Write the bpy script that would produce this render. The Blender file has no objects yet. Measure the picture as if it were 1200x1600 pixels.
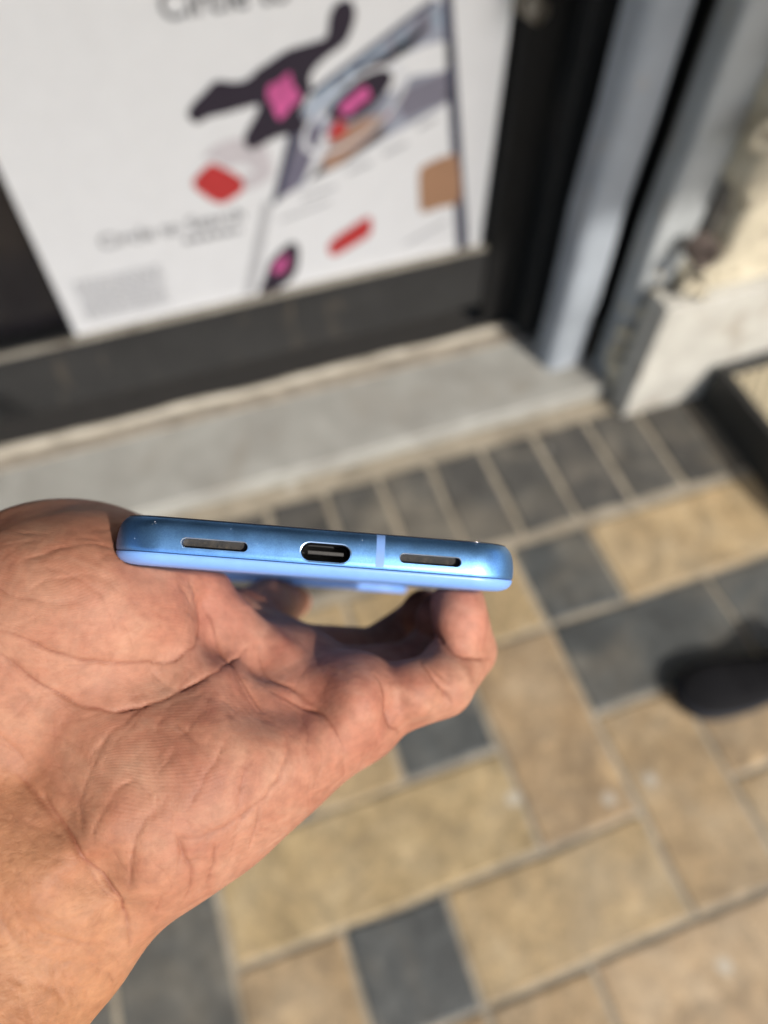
import bpy, bmesh, math, random
import numpy as np
from mathutils import Matrix, Vector

random.seed(7)
np.random.seed(7)
scene = bpy.context.scene
COL = scene.collection

# ------------------------------------------------------------------ camera
# world: X runs to the right along the shop front, Y into the shop, Z up; metres
CAM_ROT = Matrix(((0.945, 0.273, -0.181), (-0.328, 0.800, -0.503), (0.007, 0.535, 0.845)))
q = CAM_ROT.to_quaternion(); q.normalize()
CAM_ROT = q.to_matrix()
CAM_LOC = Vector((0.0, 0.0, 1.3))
cam_data = bpy.data.cameras.new("camera")
cam = bpy.data.objects.new("camera", cam_data)
COL.objects.link(cam)
cam.matrix_world = Matrix.Translation(CAM_LOC) @ CAM_ROT.to_4x4()
cam_data.sensor_fit = 'VERTICAL'
cam_data.sensor_height = 36.0
cam_data.lens = 36.0 * 1170.0 / 1600.0
cam_data.clip_start = 0.005
cam_data.clip_end = 200.0
cam_data.dof.use_dof = True
cam_data.dof.focus_distance = 0.1305
cam_data.dof.aperture_fstop = 8.6
scene.camera = cam

# ------------------------------------------------------------------ daylight
SUN_AZ = math.radians(40)      # to the right of straight behind the photographer
SUN_EL = math.radians(40)
fwd = Vector((0.326, 0.945, 0)); rgt = Vector((0.945, -0.326, 0))
to_sun = (rgt * math.sin(SUN_AZ) - fwd * math.cos(SUN_AZ)).normalized() * math.cos(SUN_EL) + Vector((0, 0, math.sin(SUN_EL)))
sun_data = bpy.data.lights.new("sun", 'SUN')
sun_data.energy = 3.1
sun_data.angle = math.radians(1.2)
sun_data.color = (1.0, 0.94, 0.86)
sun = bpy.data.objects.new("sun", sun_data)
COL.objects.link(sun)
sun.location = (2, -3, 4)
sun.rotation_euler = (-to_sun).to_track_quat('-Z', 'Y').to_euler()

world = bpy.data.worlds.new("World")
scene.world = world
world.use_nodes = True
wn = world.node_tree
wn.nodes.clear()
w_out = wn.nodes.new("ShaderNodeOutputWorld")
w_bg = wn.nodes.new("ShaderNodeBackground")
w_sky = wn.nodes.new("ShaderNodeTexSky")
w_sky.sky_type = 'NISHITA'
w_sky.sun_disc = False
w_sky.sun_elevation = SUN_EL
w_sky.sun_rotation = math.atan2(to_sun.x, to_sun.y)
w_sky.dust_density = 2.0
w_sky.ozone_density = 0.8
w_bg.inputs[1].default_value = 0.13
wn.links.new(w_sky.outputs[0], w_bg.inputs[0])
wn.links.new(w_bg.outputs[0], w_out.inputs[0])

scene.view_settings.view_transform = 'Standard'
scene.view_settings.look = 'None'
scene.view_settings.gamma = 1.0
scene.view_settings.use_curve_mapping = False
scene.view_settings.exposure = 0.92
scene.cycles.use_denoising = True
scene.cycles.max_bounces = 6

# ------------------------------------------------------------------ helpers
def new_mesh(name, verts, faces, mat=None, smooth=False):
    me = bpy.data.meshes.new(name)
    me.from_pydata([tuple(v) for v in verts], [], [tuple(f) for f in faces])
    me.validate(); me.update()
    if mat: me.materials.append(mat)
    if smooth: me.polygons.foreach_set("use_smooth", [True] * len(me.polygons))
    return me

def put(name, me, parent=None, loc=None):
    o = bpy.data.objects.new(name, me)
    COL.objects.link(o)
    if loc is not None: o.location = loc
    if parent: o.parent = parent
    return o

def tag(o, label=None, category=None, group=None, kind=None):
    if label: o["label"] = label
    if category: o["category"] = category
    if group: o["group"] = group
    if kind: o["kind"] = kind
    return o

def empty(name, loc=(0, 0, 0)):
    o = bpy.data.objects.new(name, None)
    o.empty_display_size = 0.05
    COL.objects.link(o)
    o.location = loc
    return o

def bm_box(lo, hi, bevel=0.0, segs=2, mat=None, name="box"):
    bm = bmesh.new()
    bmesh.ops.create_cube(bm, size=1.0)
    c = [(a + b) / 2 for a, b in zip(lo, hi)]; s = [b - a for a, b in zip(lo, hi)]
    for v in bm.verts:
        v.co = Vector((c[0] + v.co.x * s[0], c[1] + v.co.y * s[1], c[2] + v.co.z * s[2]))
    if bevel > 0:
        bmesh.ops.bevel(bm, geom=bm.edges[:], offset=bevel, segments=segs, affect='EDGES', profile=0.5)
    me = bpy.data.meshes.new(name)
    bm.to_mesh(me); bm.free()
    if mat: me.materials.append(mat)
    return me

class NT:
    """small node-tree helper for procedural materials"""
    def __init__(self, name):
        self.m = bpy.data.materials.new(name)
        self.m.use_nodes = True
        self.t = self.m.node_tree
        self.b = self.t.nodes["Principled BSDF"]
        self.out = self.t.nodes["Material Output"]
    def n(self, typ, **kw):
        nd = self.t.nodes.new("ShaderNode" + typ)
        for k, v in kw.items():
            if k.startswith("i_"):
                key = k[2:]
                key = int(key) if key.isdigit() else key.replace("_", " ")
                nd.inputs[key].default_value = v
            else: setattr(nd, k, v)
        return nd
    def l(self, a, b): self.t.links.new(a, b)
    def coord(self, which="Object", scale=None):
        tc = self.n("TexCoord")
        o = tc.outputs[which]
        if scale is not None:
            mp = self.n("Mapping"); mp.inputs["Scale"].default_value = scale
            self.l(o, mp.inputs[0]); o = mp.outputs[0]
        return o
    def noise(self, co, scale, detail=4, rough=0.55, dist=0.0):
        nd = self.n("TexNoise", i_Scale=scale, i_Detail=detail, i_Roughness=rough, i_Distortion=dist)
        if co is not None: self.l(co, nd.inputs["Vector"])
        return nd.outputs[0]
    def ramp(self, fac, stops):
        r = self.n("ValToRGB")
        e = r.color_ramp.elements
        while len(e) < len(stops): e.new(0.5)
        for el, (p, c) in zip(e, stops):
            el.position = p
            el.color = (c if hasattr(c, "__len__") else (c, c, c)) + ((1,) if not hasattr(c, "__len__") or len(c) == 3 else ())
        self.l(fac, r.inputs[0])
        return r.outputs[0]
    def mix(self, fac, a, b, mode='MIX'):
        mx = self.n("Mix", data_type='RGBA', blend_type=mode)
        for s, v in ((mx.inputs[0], fac), (mx.inputs[6], a), (mx.inputs[7], b)):
            if hasattr(v, "links") or hasattr(v, "is_linked"): self.l(v, s)
            else: s.default_value = v if not hasattr(v, "__len__") else tuple(v) + ((1,) if len(v) == 3 else ())
        return mx.outputs[2]
    def math(self, op, a, b=0.0, c=None, clamp=False):
        nd = self.n("Math", operation=op, use_clamp=clamp)
        for i, v in enumerate((a, b) if c is None else (a, b, c)):
            if hasattr(v, "is_linked"): self.l(v, nd.inputs[i])
            else: nd.inputs[i].default_value = v
        return nd.outputs[0]
    def bump(self, h, strength=0.3, dist=0.002, normal=None):
        bp = self.n("Bump"); bp.inputs["Strength"].default_value = strength; bp.inputs["Distance"].default_value = dist
        self.l(h, bp.inputs["Height"])
        if normal is not None: self.l(normal, bp.inputs["Normal"])
        return bp.outputs[0]
    def set(self, **kw):
        for k, v in kw.items():
            s = self.b.inputs[k.replace("_", " ")]
            if hasattr(v, "is_linked"): self.l(v, s)
            else: s.default_value = v if not hasattr(v, "__len__") else tuple(v) + ((1,) if len(v) == 3 and s.type == 'RGBA' else ())
        return self.m

def plain(name, col, rough=0.5, metal=0.0, var=0.12, scale=30.0, bump=0.0, bscale=200.0):
    t = NT(name)
    co = t.coord()
    nz = t.noise(co, scale, 5)
    a = tuple(c * (1 - var) for c in col); b = tuple(min(1, c * (1 + var)) for c in col)
    t.set(Base_Color=t.ramp(nz, [(0.3, a), (0.7, b)]), Roughness=rough, Metallic=metal)
    if bump > 0:
        t.set(Normal=t.bump(t.noise(co, bscale, 4), bump, 0.001))
    return t.m
# ------------------------------------------------------------------ materials of the place
def street_grime(t, col):
    geo = t.n("NewGeometry"); p = geo.outputs["Position"]
    dust = t.ramp(t.noise(p, 4.5, 6, 0.65, 0.9), [(0.46, 0.0), (0.76, 0.45)])
    col = t.mix(dust, col, (0.235, 0.20, 0.145))
    grime = t.ramp(t.noise(p, 7.5, 7, 0.7, 1.3), [(0.34, 0.55), (0.56, 1.0)])
    col = t.mix(0.8, col, grime, 'MULTIPLY')
    vo = t.n("TexVoronoi", feature='F1', i_Scale=6.5, i_Randomness=1.0); t.l(p, vo.inputs["Vector"])
    gum = t.ramp(vo.outputs["Distance"], [(0.07, 0.6), (0.11, 0.0)])
    return t.mix(gum, col, (0.33, 0.32, 0.28))
def stone_mat(name, c0, c1, c2, rough):
    t = NT(name)
    co = t.coord()
    oi = t.n("ObjectInfo")
    off = t.n("VectorMath", operation='ADD')
    cmb = t.n("CombineXYZ"); t.l(oi.outputs["Random"], cmb.inputs[0]); t.l(oi.outputs["Random"], cmb.inputs[1])
    sc = t.n("VectorMath", operation='SCALE'); t.l(cmb.outputs[0], sc.inputs[0]); sc.inputs["Scale"].default_value = 37.0
    t.l(co, off.inputs[0]); t.l(sc.outputs[0], off.inputs[1]); v = off.outputs[0]
    big = t.noise(v, 11, 5, 0.6, 0.4)
    col = t.ramp(big, [(0.25, c0), (0.5, c1), (0.78, c2)])
    fine = t.noise(v, 160, 4, 0.6)
    col = t.mix(0.5, col, t.ramp(fine, [(0.3, 0.30), (0.7, 0.75)]), 'OVERLAY')
    patchy = t.ramp(t.noise(v, 26, 6, 0.7, 1.2), [(0.40, 0.68), (0.62, 1.0)])
    col = t.mix(0.75, col, patchy, 'MULTIPLY')
    tint = t.n("HueSaturation"); t.l(col, tint.inputs["Color"])
    t.l(t.math('MULTIPLY_ADD', oi.outputs["Random"], 0.30, 0.86), tint.inputs["Value"])
    t.l(t.math('MULTIPLY_ADD', oi.outputs["Random"], 0.02, 0.49), tint.inputs["Hue"])
    pale = t.ramp(t.noise(v, 17, 3, 0.5), [(0.62, 0.0), (0.75, 1.0)])
    spot = t.mix(t.math('MULTIPLY', pale, 0.45), tint.outputs[0], tuple(min(1, c * 1.9) for c in c1))
    t.set(Base_Color=street_grime(t, spot), Roughness=rough, Normal=t.bump(t.noise(v, 60, 6, 0.65), 0.5, 0.003))
    return t.m
M_SAND = stone_mat("sandstone", (0.215, 0.148, 0.073), (0.268, 0.192, 0.102), (0.315, 0.244, 0.150), 0.75)
M_SLATE = stone_mat("slate", (0.028, 0.031, 0.031), (0.045, 0.049, 0.048), (0.078, 0.082, 0.078), 0.62)
M_PEACH = stone_mat("peach_stone", (0.25, 0.168, 0.088), (0.31, 0.222, 0.125), (0.38, 0.295, 0.19), 0.75)

def cement_mat(name, c0, c1, scale=14, bump=0.5, stain=(0.16, 0.12, 0.08), stain_amt=0.5, street=False):
    t = NT(name)
    co = t.coord()
    col = t.ramp(t.noise(co, scale, 6, 0.62, 0.3), [(0.3, c0), (0.7, c1)])
    st = t.ramp(t.noise(co, scale * 0.55, 5, 0.6, 0.8), [(0.55, 0.0), (0.75, stain_amt)])
    col = t.mix(st, col, stain)
    if street: col = street_grime(t, col)
    t.set(Base_Color=col, Roughness=0.8, Normal=t.bump(t.noise(co, 90, 6, 0.7), bump, 0.003))
    return t.m
M_MORTAR = cement_mat("mortar", (0.20, 0.172, 0.128), (0.28, 0.248, 0.19), 20, street=True)
M_STEP = cement_mat("step_cement", (0.18, 0.175, 0.158), (0.265, 0.265, 0.243), 9, 0.6, (0.15, 0.125, 0.095), 0.65)
M_LIP = cement_mat("lip_cement", (0.26, 0.235, 0.19), (0.38, 0.35, 0.29), 25, 0.6, (0.12, 0.095, 0.07), 0.8)
M_DIRT = cement_mat("dirt", (0.13, 0.11, 0.085), (0.25, 0.22, 0.175), 30, 0.8, (0.22, 0.20, 0.17), 0.6)
M_PLASTER = cement_mat("cream_plaster", (0.33, 0.29, 0.21), (0.50, 0.45, 0.34), 22, 1.0, (0.11, 0.09, 0.07), 0.8)
M_PLINTH = cement_mat("white_plinth", (0.29, 0.28, 0.25), (0.42, 0.41, 0.37), 14, 0.7, (0.17, 0.14, 0.10), 0.75)

def paint_mat(name, col, wear, rough=0.38, amt=0.55, scale=22):
    t = NT(name)
    co = t.coord()
    st = t.noise(t.coord("Object", (1, 1, 0.25)), scale, 6, 0.65, 0.5)
    w = t.ramp(st, [(0.58, 0.0), (0.72, amt)])
    base = t.ramp(t.noise(co, 9, 4), [(0.3, tuple(c * 0.85 for c in col)), (0.7, tuple(c * 1.12 for c in col))])
    t.set(Base_Color=t.mix(w, base, wear), Roughness=t.ramp(st, [(0.4, rough), (0.7, min(1, rough + 0.3))]),
          Normal=t.bump(t.noise(co, 140, 4), 0.15, 0.001), Specular_IOR_Level=0.25 if max(col) < 0.1 else 0.45)
    return t.m
M_BLACK = paint_mat("black_frame_paint", (0.004, 0.004, 0.004), (0.02, 0.017, 0.014), 0.6, 0.4)
M_RAIL = paint_mat("grey_rail_paint", (0.017, 0.017, 0.017), (0.075, 0.060, 0.042), 0.6, 0.6)
M_STEEL = paint_mat("grey_steel_paint", (0.235, 0.26, 0.29), (0.30, 0.25, 0.19), 0.5, 0.7, 14)
M_STEEL2 = paint_mat("pale_steel_paint", (0.27, 0.285, 0.29), (0.36, 0.31, 0.23), 0.55, 0.7, 16)
M_VOID = plain("dark_cavity", (0.012, 0.011, 0.010), 0.9)  # near-black colour standing in for the shade of the gap under the door

# ------------------------------------------------------------------ pavement
pav = put("pavement", new_mesh("pavement", [(-80, -80, 0), (80, -80, 0), (80, 80, 0), (-80, 80, 0)], [(0, 1, 2, 3)], M_MORTAR))
tag(pav, kind="structure")

def stone(x0, x1, y0, y1, mat, gap=0.0050, h=0.0045):
    """one paving stone: slightly irregular slab with a worn, rounded rim"""
    x0 += gap; x1 -= gap; y0 += gap; y1 -= gap
    cx, cy = (x0 + x1) / 2, (y0 + y1) / 2
    rs = np.random.RandomState(abs(int(cx * 7919 + cy * 104729)) % 2 ** 31)
    ring = []
    for (a, b) in (((x0, y0), (x1, y0)), ((x1, y0), (x1, y1)), ((x1, y1), (x0, y1)), ((x0, y1), (x0, y0))):
        for t in (0.0, 0.03, 0.5, 0.97):
            ring.append([a[0] + (b[0] - a[0]) * t + rs.normal(0, 0.0016), a[1] + (b[1] - a[1]) * t + rs.normal(0, 0.0016)])
    ring = np.array(ring) - (cx, cy)
    n = len(ring)
    hh = h + rs.uniform(-0.001, 0.001)
    tilt = rs.normal(0, 0.004, 2)
    V = []
    for s, z in ((1.0, -0.01), (1.0, hh - 0.002), (0.965, hh)):
        for p in ring:
            off = p * s if s == 1.0 else p - np.sign(p) * np.minimum(np.abs(p), 0.0045)
            V.append((off[0], off[1], z + off @ tilt * (z > 0)))
    F = []
    for k in range(2):
        for i in range(n):
            j = (i + 1) % n
            F.append((k * n + i, k * n + j, (k + 1) * n + j, (k + 1) * n + i))
    F.append(tuple(range(2 * n, 3 * n)))
    o = put("paving_stone", new_mesh("paving_stone", V, F, mat), pav, (cx, cy, 0))
    return o

S, D, P_ = M_SAND, M_SLATE, M_PEACH
X = [-1.04, -0.872, -0.703, -0.534, -0.365, -0.196, -0.026, 0.138, 0.308, 0.487, 0.655, 0.825, 0.995, 1.165, 1.335, 1.505]
Y = [-0.755, -0.585, -0.415, -0.245, -0.078, 0.085, 0.254, 0.432, 0.612]
xi = {round(v, 3): i for i, v in enumerate(X)}
used = set()
def cells(i0, i1, j0, j1, mat):
    for i in range(i0, i1):
        for j in range(j0, j1): used.add((i, j))
    stone(X[i0], X[i1], Y[j0], Y[j1], mat)
cells(9, 10, 7, 8, D)        # dark square right of the phone
cells(10, 13, 7, 8, P_)      # peach slab
cells(8, 9, 7, 8, S)
cells(6, 7, 7, 8, S); cells(7, 8, 7, 8, S)
cells(9, 11, 6, 7, D)        # dark slab under the shoe
cells(11, 13, 6, 7, D)
cells(8, 9, 5, 7, S)
cells(7, 8, 6, 7, D)         # dark square below the little finger
cells(6, 7, 6, 7, S)
cells(5, 8, 5, 6, S)         # long slab
cells(4, 5, 4, 6, D)         # dark slab by the wrist
cells(5, 6, 4, 5, S)
cells(6, 7, 4, 5, D)         # dark square, bottom
cells(7, 9, 4, 5, S)
cells(9, 10, 4, 6, S)
cells(10, 11, 5, 6, S); cells(10, 12, 4, 5, S); cells(11, 13, 5, 6, S)
cells(7, 8, 3, 4, S); cells(8, 10, 3, 4, P_); cells(10, 12, 3, 4, P_)
cells(3, 4, 4, 6, D); cells(3, 5, 6, 7, S)
cells(5, 6, 6, 7, D); cells(4, 6, 7, 8, S)
rp = random.Random(3)
for j in range(len(Y) - 1):
    i = 0
    while i < len(X) - 1:
        if (i, j) in used: i += 1; continue
        w = 2 if rp.random() < 0.5 and i + 2 < len(X) and (i + 1, j) not in used else 1
        m = D if (w == 1 and rp.random() < 0.35) else S
        cells(i, i + w, j, j + 1, m); i += w
# soldier course of dark stones along the step
xs = [-0.92, -0.80, -0.68, -0.555, -0.43, -0.31, -0.19, -0.07, 0.052, 0.174, 0.292, 0.408, 0.527, 0.652, 0.777, 0.90, 1.02, 1.145, 1.27, 1.40]
M_DUSTY = stone_mat("dusty_slate", (0.034, 0.033, 0.030), (0.052, 0.050, 0.045), (0.11, 0.10, 0.082), 0.85)
for a, b in zip(xs, xs[1:]): stone(a, b, 0.626, 0.860, M_DUSTY, 0.0065)

# ------------------------------------------------------------------ threshold step
step = put("threshold_step", bm_box((-4.1, 0.908, -0.02), (0.86, 1.30, 0.04), 0.006, 2, M_STEP, "threshold_step"))
tag(step, kind="structure")
put("dirt_strip", bm_box((-4.1, 1.098, 0.036), (0.72, 1.134, 0.043), 0.003, 1, M_DIRT, "dirt_strip"), step)
def rough_bar(name, x0, x1, y0, y1, z0, z1, mat, seed, amp=0.004, nseg=110):
    rs = np.random.RandomState(seed); V = []; F = []
    for i in range(nseg + 1):
        x = x0 + (x1 - x0) * i / nseg
        j = rs.normal(0, amp, 4)
        V += [(x, y0 + j[0], z0), (x, y0 + j[1] * 0.7, z1 - 0.004 + j[2] * 0.6), (x, y0 + 0.005 + j[1] * 0.5, z1 + j[2] * 0.6), (x, y1, z1 + j[3] * 0.4), (x, y1, z0)]
    for i in range(nseg):
        for k in range(4): F.append((5 * i + k, 5 * i + 5 + k, 5 * i + 6 + k, 5 * i + 1 + k))
    F += [(0, 1, 2, 3, 4), tuple(5 * nseg + k for k in (4, 3, 2, 1, 0))]
    return new_mesh(name, V, F, mat)
put("mortar_lip", rough_bar("mortar_lip", -4.1, 0.71, 1.136, 1.151, 0.03, 0.050, M_LIP, 4), step)

# ------------------------------------------------------------------ shop door
door = empty("shop_door", (0.2, 1.19, 0.05))
tag(door, "black metal framed shop door holding the white advertising poster", "door")
def dpart(name, lo, hi, bev, mat, par=door):
    c = Vector([(a + b) / 2 for a, b in zip(lo, hi)])
    me = bm_box([a - k for a, k in zip(lo, c)], [b - k for b, k in zip(hi, c)], bev, 2, mat, name)
    o = put(name, me); o.location = c
    if par is not None:
        o.parent = par; o.matrix_parent_inverse = Matrix.Translation(-Vector(par.location))
    return o
dpart("bottom_rail", (-4.0, 1.172, 0.104), (0.665, 1.215, 0.252), 0.005, M_RAIL)
dpart("stile", (0.650, 1.160, 0.06), (0.725, 1.22, 2.3), 0.006, M_BLACK)
dpart("dust_bead", (-4.0, 1.176, 0.2535), (0.648, 1.192, 0.2585), 0.001, M_LIP)
dpart("gap_backing", (-4.0, 1.225, 0.047), (0.65, 1.24, 0.24), 0.001, M_VOID)  # black plate that paints the back of the gap dark
dpart("top_rail", (-4.0, 1.172, 2.18), (0.648, 1.215, 2.30), 0.005, M_RAIL)
dpart("glass_panel", (-4.0, 1.226, 0.25), (0.66, 1.232, 2.2), 0, M_GLASS if "M_GLASS" in globals() else plain("smoked_glass", (0.02, 0.018, 0.02), 0.12))
dpart("glazing_bead", (-4.0, 1.188, 0.25), (-0.214, 1.222, 0.266), 0.003, M_RAIL)
jamb = dpart("door_jamb", (0.728, 1.10, 0.04), (0.956, 1.26, 2.3), 0.004, paint_mat("jamb_paint", (0.010, 0.011, 0.012), (0.03, 0.025, 0.02), 0.5), None)
tag(jamb, "black recessed jamb between the door and the grey shutter guide", "door jamb")
sill = dpart("door_cavity", (-4.1, 1.153, 0.03), (0.727, 1.30, 0.046), 0, M_VOID, None)  # black bar laid over the step to paint the gap floor as shade
sill.name = "gap_shade_bar"
tag(sill, "black bar painted in for the shade of the gap under the door", "gap shade")
knob = empty("knob", (0.646, 1.15, 0.738))
knob.parent = door; knob.matrix_parent_inverse = Matrix.Translation(-Vector(door.location))
def lathe(name, prof, mat, axis='y', n=20):
    V = []; F = []
    for r, d in prof:
        for i in range(n):
            a = 2 * math.pi * i / n
            V.append({'y': (r * math.cos(a), d, r * math.sin(a)), 'z': (r * math.cos(a), r * math.sin(a), d), 'x': (d, r * math.cos(a), r * math.sin(a))}[axis])
    for k in range(len(prof) - 1):
        for i in range(n): F.append((k * n + i, k * n + (i + 1) % n, (k + 1) * n + (i + 1) % n, (k + 1) * n + i))
    F.append(tuple(range(n))); F.append(tuple(range((len(prof) - 1) * n, len(prof) * n))[::-1])
    return new_mesh(name, V, F, mat, True)
M_KNOB = plain("knob_metal", (0.30, 0.27, 0.22), 0.35, 0.8)
put("rose", lathe("rose", [(0.022, 0.010), (0.022, 0.004), (0.017, 0.0)], M_KNOB), knob)
put("grip", lathe("grip", [(0.010, 0.0), (0.010, -0.012), (0.018, -0.020), (0.017, -0.032), (0.008, -0.037)], M_KNOB), knob)

# ------------------------------------------------------------------ shutter guide and post
def channel(name, x0, x1, y0, y1, z0, z1, mat, r):
    """steel tube with a rounded front, slightly dented along its height"""
    prof = [(x0, y1), (x0, y0 + r)]
    for i in range(1, 7):
        a = math.pi + (math.pi / 2) * i / 6
        prof.append((x0 + r + r * math.cos(a), y0 + r + r * math.sin(a)))
    for i in range(1, 7):
        a = 1.5 * math.pi + (math.pi / 2) * i / 6
        prof.append((x1 - r + r * math.cos(a), y0 + r + r * math.sin(a)))
    prof.append((x1, y1))
    rs = np.random.RandomState(12); nz = 24; V = []; F = []; m = len(prof)
    for k in range(nz + 1):
        z = z0 + (z1 - z0) * k / nz; j = rs.normal(0, 0.0012, 2)
        V += [(x + j[0], y + j[1], z) for x, y in prof]
    for k in range(nz):
        for i in range(m):
            F.append((k * m + i, k * m + (i + 1) % m, (k + 1) * m + (i + 1) % m, (k + 1) * m + i))
    F += [tuple(range(m))[::-1], tuple(range(nz * m, nz * m + m))]
    me = new_mesh(name, V, F, mat, True); me.set_sharp_from_angle(angle=math.radians(40))
    return me
g = put("shutter_guide", channel("shutter_guide", -0.045, 0.045, -0.028, 0.035, 0.0, 2.3, M_STEEL, 0.024), None, (0.784, 1.012, 0.04))
tag(g, "narrow blue grey steel shutter guide standing on the step beside the door", "shutter guide")
p2 = empty("door_post", (0.905, 0.97, 0.0))
tag(p2, "wide square steel post with flaking grey paint at the wall corner", "post")
put("post_tube", channel("post_tube", -0.047, 0.047, -0.045, 0.012, 0.03, 2.3, M_STEEL2, 0.012), p2)
def crumbs(name, centre, spread, n, size, mat, seed, parent=None):
    rs = np.random.RandomState(seed); bm = bmesh.new()
    for i in range(n):
        c = Vector([centre[k] + rs.normal(0, spread[k]) for k in range(3)])
        s = size * rs.uniform(0.4, 1.3)
        r = bmesh.ops.create_icosphere(bm, subdivisions=1, radius=s)
        for v in r["verts"]:
            v.co = c + Vector((v.co.x * rs.uniform(0.7, 1.4), v.co.y * rs.uniform(0.7, 1.3), v.co.z * rs.uniform(0.6, 1.2)))
    me = bpy.data.meshes.new(name); bm.to_mesh(me); bm.free(); me.materials.append(mat)
    o = put(name, me, parent); o["kind"] = "stuff"
    return o
crumbs("plaster_patch", (-0.035, -0.045, 0.10), (0.012, 0.012, 0.055), 46, 0.013, M_PLASTER, 5, p2)

# ------------------------------------------------------------------ side wall with plinth
wall = empty("side_wall", (1.5, 0.84, 0.0))
tag(wall, "rough cream plastered wall with a white base at the right edge", "wall")
def broken_wall(name, x_edge, x1, y0, y1, z0, z1, mat, seed):
    """plaster sheet whose left edge has crumbled away"""
    rs = np.random.RandomState(seed); nz = 70; V = []; F = []; walk = 0.0
    for k in range(nz + 1):
        z = z0 + (z1 - z0) * k / nz
        walk = walk * 0.8 + rs.normal(0, 0.008)
        xe = x_edge + walk + 0.02 * math.sin(z * 17)
        jy = rs.normal(0, 0.002)
        V += [(xe, y1, z), (xe + 0.004, y0 + 0.012 + jy, z), (xe + 0.016, y0 + jy, z), (xe + 0.08, y0 + rs.normal(0, 0.001), z), (x1, y0, z), (x1, y1, z)]
    for k in range(nz):
        for i in range(5): F.append((6 * k + i, 6 * k + i + 1, 6 * k + 7 + i, 6 * k + 6 + i))
    F += [tuple(range(6)), tuple(6 * nz + i for i in range(6))[::-1]]
    me = new_mesh(name, V, F, mat, True); me.set_sharp_from_angle(angle=math.radians(50))
    return me
def wpart(name, me):
    o = put(name, me); o.parent = wall; o.matrix_parent_inverse = Matrix.Translation(-Vector(wall.location)); return o
wpart("plaster_coat", broken_wall("plaster_coat", 0.955, 3.2, 0.862, 0.93, 0.30, 2.3, M_PLASTER, 8))
wpart("masonry", bm_box((0.957, 0.905, 0.0), (3.2, 1.25, 2.3), 0, 1, cement_mat("masonry", (0.10, 0.09, 0.075), (0.22, 0.20, 0.17), 22, 1.0), "masonry"))
wpart("plinth", bm_box((0.862, 0.836, -0.01), (3.2, 0.900, 0.318), 0.006, 2, M_PLINTH, "plinth"))
c = crumbs("plaster_rubble", (0.935, 0.872, 0.335), (0.035, 0.010, 0.012), 34, 0.011, M_PLASTER, 9)
c.parent = wall; c.matrix_parent_inverse = Matrix.Translation(-Vector(wall.location))
hole = put("wall_pipe_end", lathe("wall_pipe_end", [(0.026, 0.03), (0.026, -0.010), (0.017, -0.010), (0.016, 0.025)], plain("rust", (0.045, 0.032, 0.026), 0.9), 'y'), None, (0.925, 0.868, 0.405))
tag(hole, "stub of rusty pipe in the dark hollow above the white base", "pipe")
ring_ = put("anchor_ring", None)
bpy.data.objects.remove(ring_)
rb = bmesh.new()
for i in range(28):
    for j in range(10):
        a = 2 * math.pi * i / 28; b = 2 * math.pi * j / 10
        rb.verts.new(((0.024 + 0.009 * math.cos(b)) * math.cos(a), 0.009 * math.sin(b), (0.018 + 0.009 * math.cos(b)) * math.sin(a)))
rb.verts.ensure_lookup_table()
for i in range(28):
    for j in range(10):
        rb.faces.new([rb.verts[k] for k in (i * 10 + j, ((i + 1) % 28) * 10 + j, ((i + 1) % 28) * 10 + (j + 1) % 10, i * 10 + (j + 1) % 10)])
rm = bpy.data.meshes.new("anchor_ring"); rb.to_mesh(rm); rb.free(); rm.materials.append(M_PLASTER)
rm.polygons.foreach_set("use_smooth", [True] * len(rm.polygons))
ro = put("anchor_ring", rm, None, (0.925, 0.852, 0.640))
tag(ro, "cream painted ring fixed to the wall above the pipe stub", "ring")

# upper facade, continuing the shop front out of the picture
fas = put("shop_fascia", bm_box((-4.1, 0.95, 2.31), (3.2, 1.25, 4.2), 0.01, 1, M_RAIL, "shop_fascia"))
tag(fas, "dark metal fascia above the shop door", "fascia")

# canopy added out of view to put the shop door in open shade
M_AWN = plain("added_awning_cloth", (0.58, 0.58, 0.59), 0.9, 0, 0.1, 6)
awn = empty("added_awning", (0.3, 0.95, 2.45))
tag(awn, "grey cloth canopy added out of view to shade the shop front", "added_awning")
def apart(name, me):
    o = put(name, me); o.parent = awn; o.matrix_parent_inverse = Matrix.Translation(-Vector(awn.location)); return o
V = []; F = []; nx_ = 24
for i in range(nx_ + 1):
    x = -3.0 + 6.2 * i / nx_
    sag = 0.02 * math.sin(i * 1.3)
    for y, z in ((0.95, 2.62), (0.2, 2.56 + sag), (-0.55, 2.50 + sag), (-1.2, 2.45), (-1.2, 2.438), (-0.55, 2.488 + sag), (0.2, 2.548 + sag), (0.95, 2.608)):
        V.append((x, y, z))
for i in range(nx_):
    for k in range(8): F.append((8 * i + k, 8 * i + (k + 1) % 8, 8 * i + 8 + (k + 1) % 8, 8 * i + 8 + k))
F += [tuple(range(8))[::-1], tuple(8 * nx_ + k for k in range(8))]
apart("cloth", new_mesh("cloth", V, F, M_AWN))
apart("front_bar", bm_box((-3.0, -1.215, 2.40), (3.2, -1.19, 2.437), 0.005, 2, M_STEEL, "front_bar"))
for x in (-2.9, 3.1):
    apart("arm", bm_box((x - 0.015, -1.19, 2.405), (x + 0.015, 0.95, 2.43), 0.004, 1, M_STEEL, "arm"))
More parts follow.
